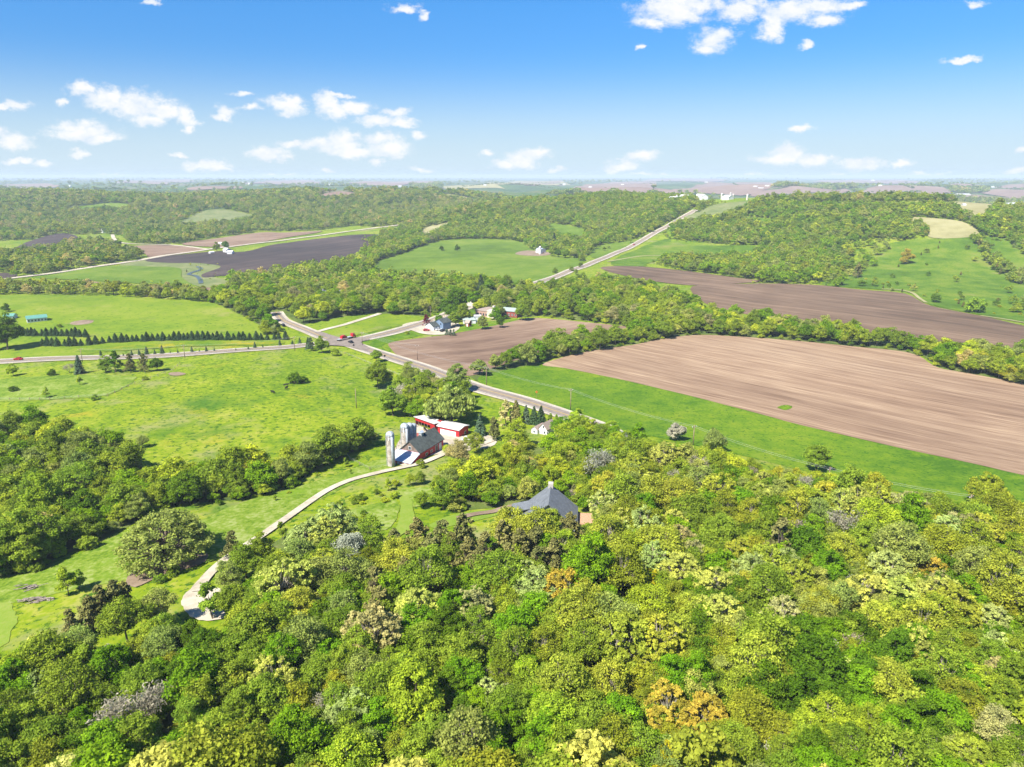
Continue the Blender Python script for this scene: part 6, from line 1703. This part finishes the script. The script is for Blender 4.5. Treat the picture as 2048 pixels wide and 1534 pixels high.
for t in TREES:
    t['px'], t['py'] = [float(v) for v in project(t['x'], t['y'], t['z'] + t['pr'][3] * t['s'] * .55)]
    if t['label']: continue
    k = int(np.argmin((lmx - t['px']) ** 2 + ((lmy - t['py']) * 1.6) ** 2))
    cells.setdefault((t['kind'], t['colour'], k), []).append(t)
for (kd, co, k), L_ in cells.items():
    L_.sort(key=lambda t: t['px'])
    nm = CAT[kd]
    for i, t in enumerate(L_):
        if len(L_) == 1: t['label'] = '%s %s %s' % (co, nm, LM[k][0])
        elif len(L_) == 2: t['label'] = '%s %s %s, %s of two' % (co, nm, LM[k][0], ('left', 'right')[i])
        elif len((co + ' ' + nm + ' ' + LM[k][0]).split()) > 11: t['label'] = '%s %s %s, %s from left' % (co, nm, LM[k][0], ORD[min(i, 44)])
        else: t['label'] = '%s %s %s, %s from left of %d' % (co, nm, LM[k][0], ORD[min(i, 44)], len(L_))

for t in TREES:
    pr = t['pr']; s = t['s']
    r = empty(t['name'] or NAME[t['kind']], (t['x'], t['y'], t['z']), random.uniform(0, 6.28), t['label'], CAT[t['kind']],
              t['group'] or {'cedar': 'cedars', 'bush': 'bushes', 'spruce': 'spruces'}.get(t['kind'], CAT[t['kind']] + 's in the woods'))
    r.scale = (s * t.get('wx', 1), s * t.get('wx', 1), s * t['sz'])
    tr = link(bpy.data.objects.new('trunk', pr[0])); tr.parent = r
    cr = link(bpy.data.objects.new('crown', pr[1])); cr.parent = r
    c_ = C[t['colour']]; v = random.uniform(.86, 1.14); cr.color = (c_[0] * v * random.uniform(.92, 1.08), c_[1] * v, c_[2] * v, 1)

# ------------------------------------------------------------------ the rest of the woods: instanced, three levels of detail
def lod_mesh(kind, i, cols, lod):
    """simplified tree of a kind; cols = colour range picked per instance"""
    base = {'broad': (5.0, 11.8), 'oak': (5.5, 11), 'fine': (4.8, 11.5), 'willow': (5, 10.5), 'young': (2.4, 8), 'bush': (2.4, 3.6), 'cedar': (2.3, 8.0), 'spruce': (2.5, 9), 'bare': (4.5, 11)}[kind]
    Rr, h = base
    n, per, size = {0: (80, 70, .34), 1: (36, 26, .68), 2: (16, 9, 1.7)}[lod]
    if kind in ('young', 'bush'): n = int(n * .5); size *= .6
    if kind == 'fine': size *= .8; per = int(per * 1.3)
    if kind in ('cedar', 'spruce'):
        r_ = np.random.default_rng(i + 900); n = n if lod < 2 else 8
        t = r_.random(n) ** .8; a = r_.uniform(0, 6.28, n); rr = Rr * (1 - t) ** .8 * (.35 + .55 * r_.random(n))
        K = np.stack([rr * np.cos(a), rr * np.sin(a), .4 + t * (h - .8)], 1)
        V, F_ = clusters_leaves(K, .35 + .5 * (1 - t), per, size * .6, flat=1.2)
    else:
        K = lobe_centres(n, Rr * .95, h * (.1 if kind not in ('bush',) else .12), h * .95, seed=500 + i, nl=5)
        c0, c1 = ((.12, .2) if kind == 'oak' else (.22, .34))
        V, F_ = clusters_leaves(K, Rr * np.random.default_rng(i).uniform(c0, c1, len(K)), per, size, shell=.5 if kind != 'fine' else .2, jit=.6 if kind != 'fine' else 1.0)
    mb = MB(); mb.tube([(0, 0, -.5), (0, 0, h * .5)], [.22, .14], 5, False)
    if kind == 'bare': 
        mb, tips = bare_branches(10.5, 4, 300 + i, 3 if lod < 2 else 2, .22, .62)
        V, F_ = V[:len(V) // 3 // 4 * 4], F_[:len(F_) // 3]
    # join trunk (as quads only)
    tv = np.array(mb.v); tf = np.array([f for f in mb.f if len(f) == 4]) + len(V)
    V2 = np.concatenate([V, tv]); F2 = np.concatenate([F_, tf]); mi = np.concatenate([np.zeros(len(F_)), np.ones(len(tf))]).astype(int)
    return mesh_np('woodland_tree', V2, F2, [cols, M['bark']], False, mi)


def shade(c_, k): return tuple(min(1, v * k) for v in c_)


MATC = {}
for co in C:
    a = C[co]; MATC[co] = leafmat('leaves_' + co.replace(' ', '_').replace('-', '_'), [(0.0, shade(a, .72)), (.35, shade(a, .95)), (.7, shade((a[0] * 1.18, a[1] * 1.05, a[2]), 1.0)), (1.0, shade((a[0] * 1.3, a[1] * 1.1, a[2]), 1.15))])

rest = [PT[i] for i in range(len(PT)) if not taken[i]]
LODD = [(0, 0, 700), (1, 700, 2100), (2, 2100, 1e9)]


def gn_tree(name, coll):
    g = bpy.data.node_groups.new(name, 'GeometryNodeTree')
    g.interface.new_socket('Geometry', in_out='INPUT', socket_type='NodeSocketGeometry')
    g.interface.new_socket('Geometry', in_out='OUTPUT', socket_type='NodeSocketGeometry')
    i_ = g.nodes.new('NodeGroupInput'); o_ = g.nodes.new('NodeGroupOutput')
    ci = g.nodes.new('GeometryNodeCollectionInfo'); ci.inputs['Collection'].default_value = coll; ci.inputs['Separate Children'].default_value = True; ci.inputs['Reset Children'].default_value = True
    ip = g.nodes.new('GeometryNodeInstanceOnPoints'); ip.inputs['Pick Instance'].default_value = True

    def na(nm, ty):
        n = g.nodes.new('GeometryNodeInputNamedAttribute'); n.data_type = ty; n.inputs['Name'].default_value = nm; return n
    a = na('pick', 'INT'); b = na('turn', 'FLOAT_VECTOR'); s = na('size', 'FLOAT_VECTOR')
    g.links.new(i_.outputs[0], ip.inputs['Points']); g.links.new(ci.outputs[0], ip.inputs['Instance'])
    g.links.new(a.outputs['Attribute'], ip.inputs['Instance Index']); g.links.new(s.outputs['Attribute'], ip.inputs['Scale'])
    try: g.links.new(b.outputs['Attribute'], ip.inputs['Rotation'])
    except Exception: pass
    g.links.new(ip.outputs[0], o_.inputs[0])
    return g


SLAB = {0: 'near trees filling the gaps of the woods', 1: 'mass of deciduous trees on the hedges and middle woods', 2: 'far hillsides covered by unbroken spring woodland'}
for (lod, d0, d1) in LODD:
    P_ = [p for p in rest if d0 <= math.hypot(p[0], p[1]) < d1]
    keys = sorted({(p[3], p[4]) for p in P_})
    coll = bpy.data.collections.new('woodland_kinds')
    index = {}; cnt = 0
    nvar = 2 if lod < 2 else 1
    for (kd, co) in keys:
        for v in range(nvar):
            me = lod_mesh(kd, v * 7 + len(kd), MATC[co], lod)
            ob = bpy.data.objects.new('woodland_tree_%03d' % cnt, me); coll.objects.link(ob)
            index[(kd, co, v)] = cnt; cnt += 1
    me = bpy.data.meshes.new('woodland'); me.from_pydata([(p[0], p[1], p[2] - .2) for p in P_], [], [])
    n = len(P_)
    at1 = me.attributes.new('pick', 'INT', 'POINT'); at1.data.foreach_set('value', np.array([index[(p[3], p[4], random.randrange(nvar))] for p in P_], np.int32))
    rt = np.zeros((n, 3), np.float32); rt[:, 2] = rng.uniform(0, 6.28, n)
    at2 = me.attributes.new('turn', 'FLOAT_VECTOR', 'POINT'); at2.data.foreach_set('vector', rt.ravel())
    sc = np.array([p[5] for p in P_], np.float32)[:, None] * np.array([[1, 1, 1]], np.float32); sc[:, 2] *= rng.uniform(.82, 1.12, n)
    at3 = me.attributes.new('size', 'FLOAT_VECTOR', 'POINT'); at3.data.foreach_set('vector', sc.ravel().astype(np.float32))
    o = link(bpy.data.objects.new('woodland', me))
    md = o.modifiers.new('grow', 'NODES'); md.node_group = gn_tree('woodland_scatter', coll)
    tag(o, SLAB[lod], 'woodland', None, 'stuff')
    print('LOD', lod, n, 'trees', cnt, 'kinds')
print('individual trees', len(TREES))

# ------------------------------------------------------------------ air
hz = MB().box(-27500, 27500, -900, 27800, -40, 122).obj('haze', bpy.data.materials.new('humid_air'))
hm = hz.data.materials[0]; hm.use_nodes = True; t = hm.node_tree; t.nodes.clear()
o_ = nd(t, 'ShaderNodeOutputMaterial'); pv = nd(t, 'ShaderNodeVolumePrincipled')
pv.inputs['Color'].default_value = (0.78, 0.90, 1.0, 1); pv.inputs['Density'].default_value = HAZE = 1.0e-4
pv.inputs['Anisotropy'].default_value = 0.0
t.links.new(pv.outputs[0], o_.inputs['Volume'])
tag(hz, kind='stuff')
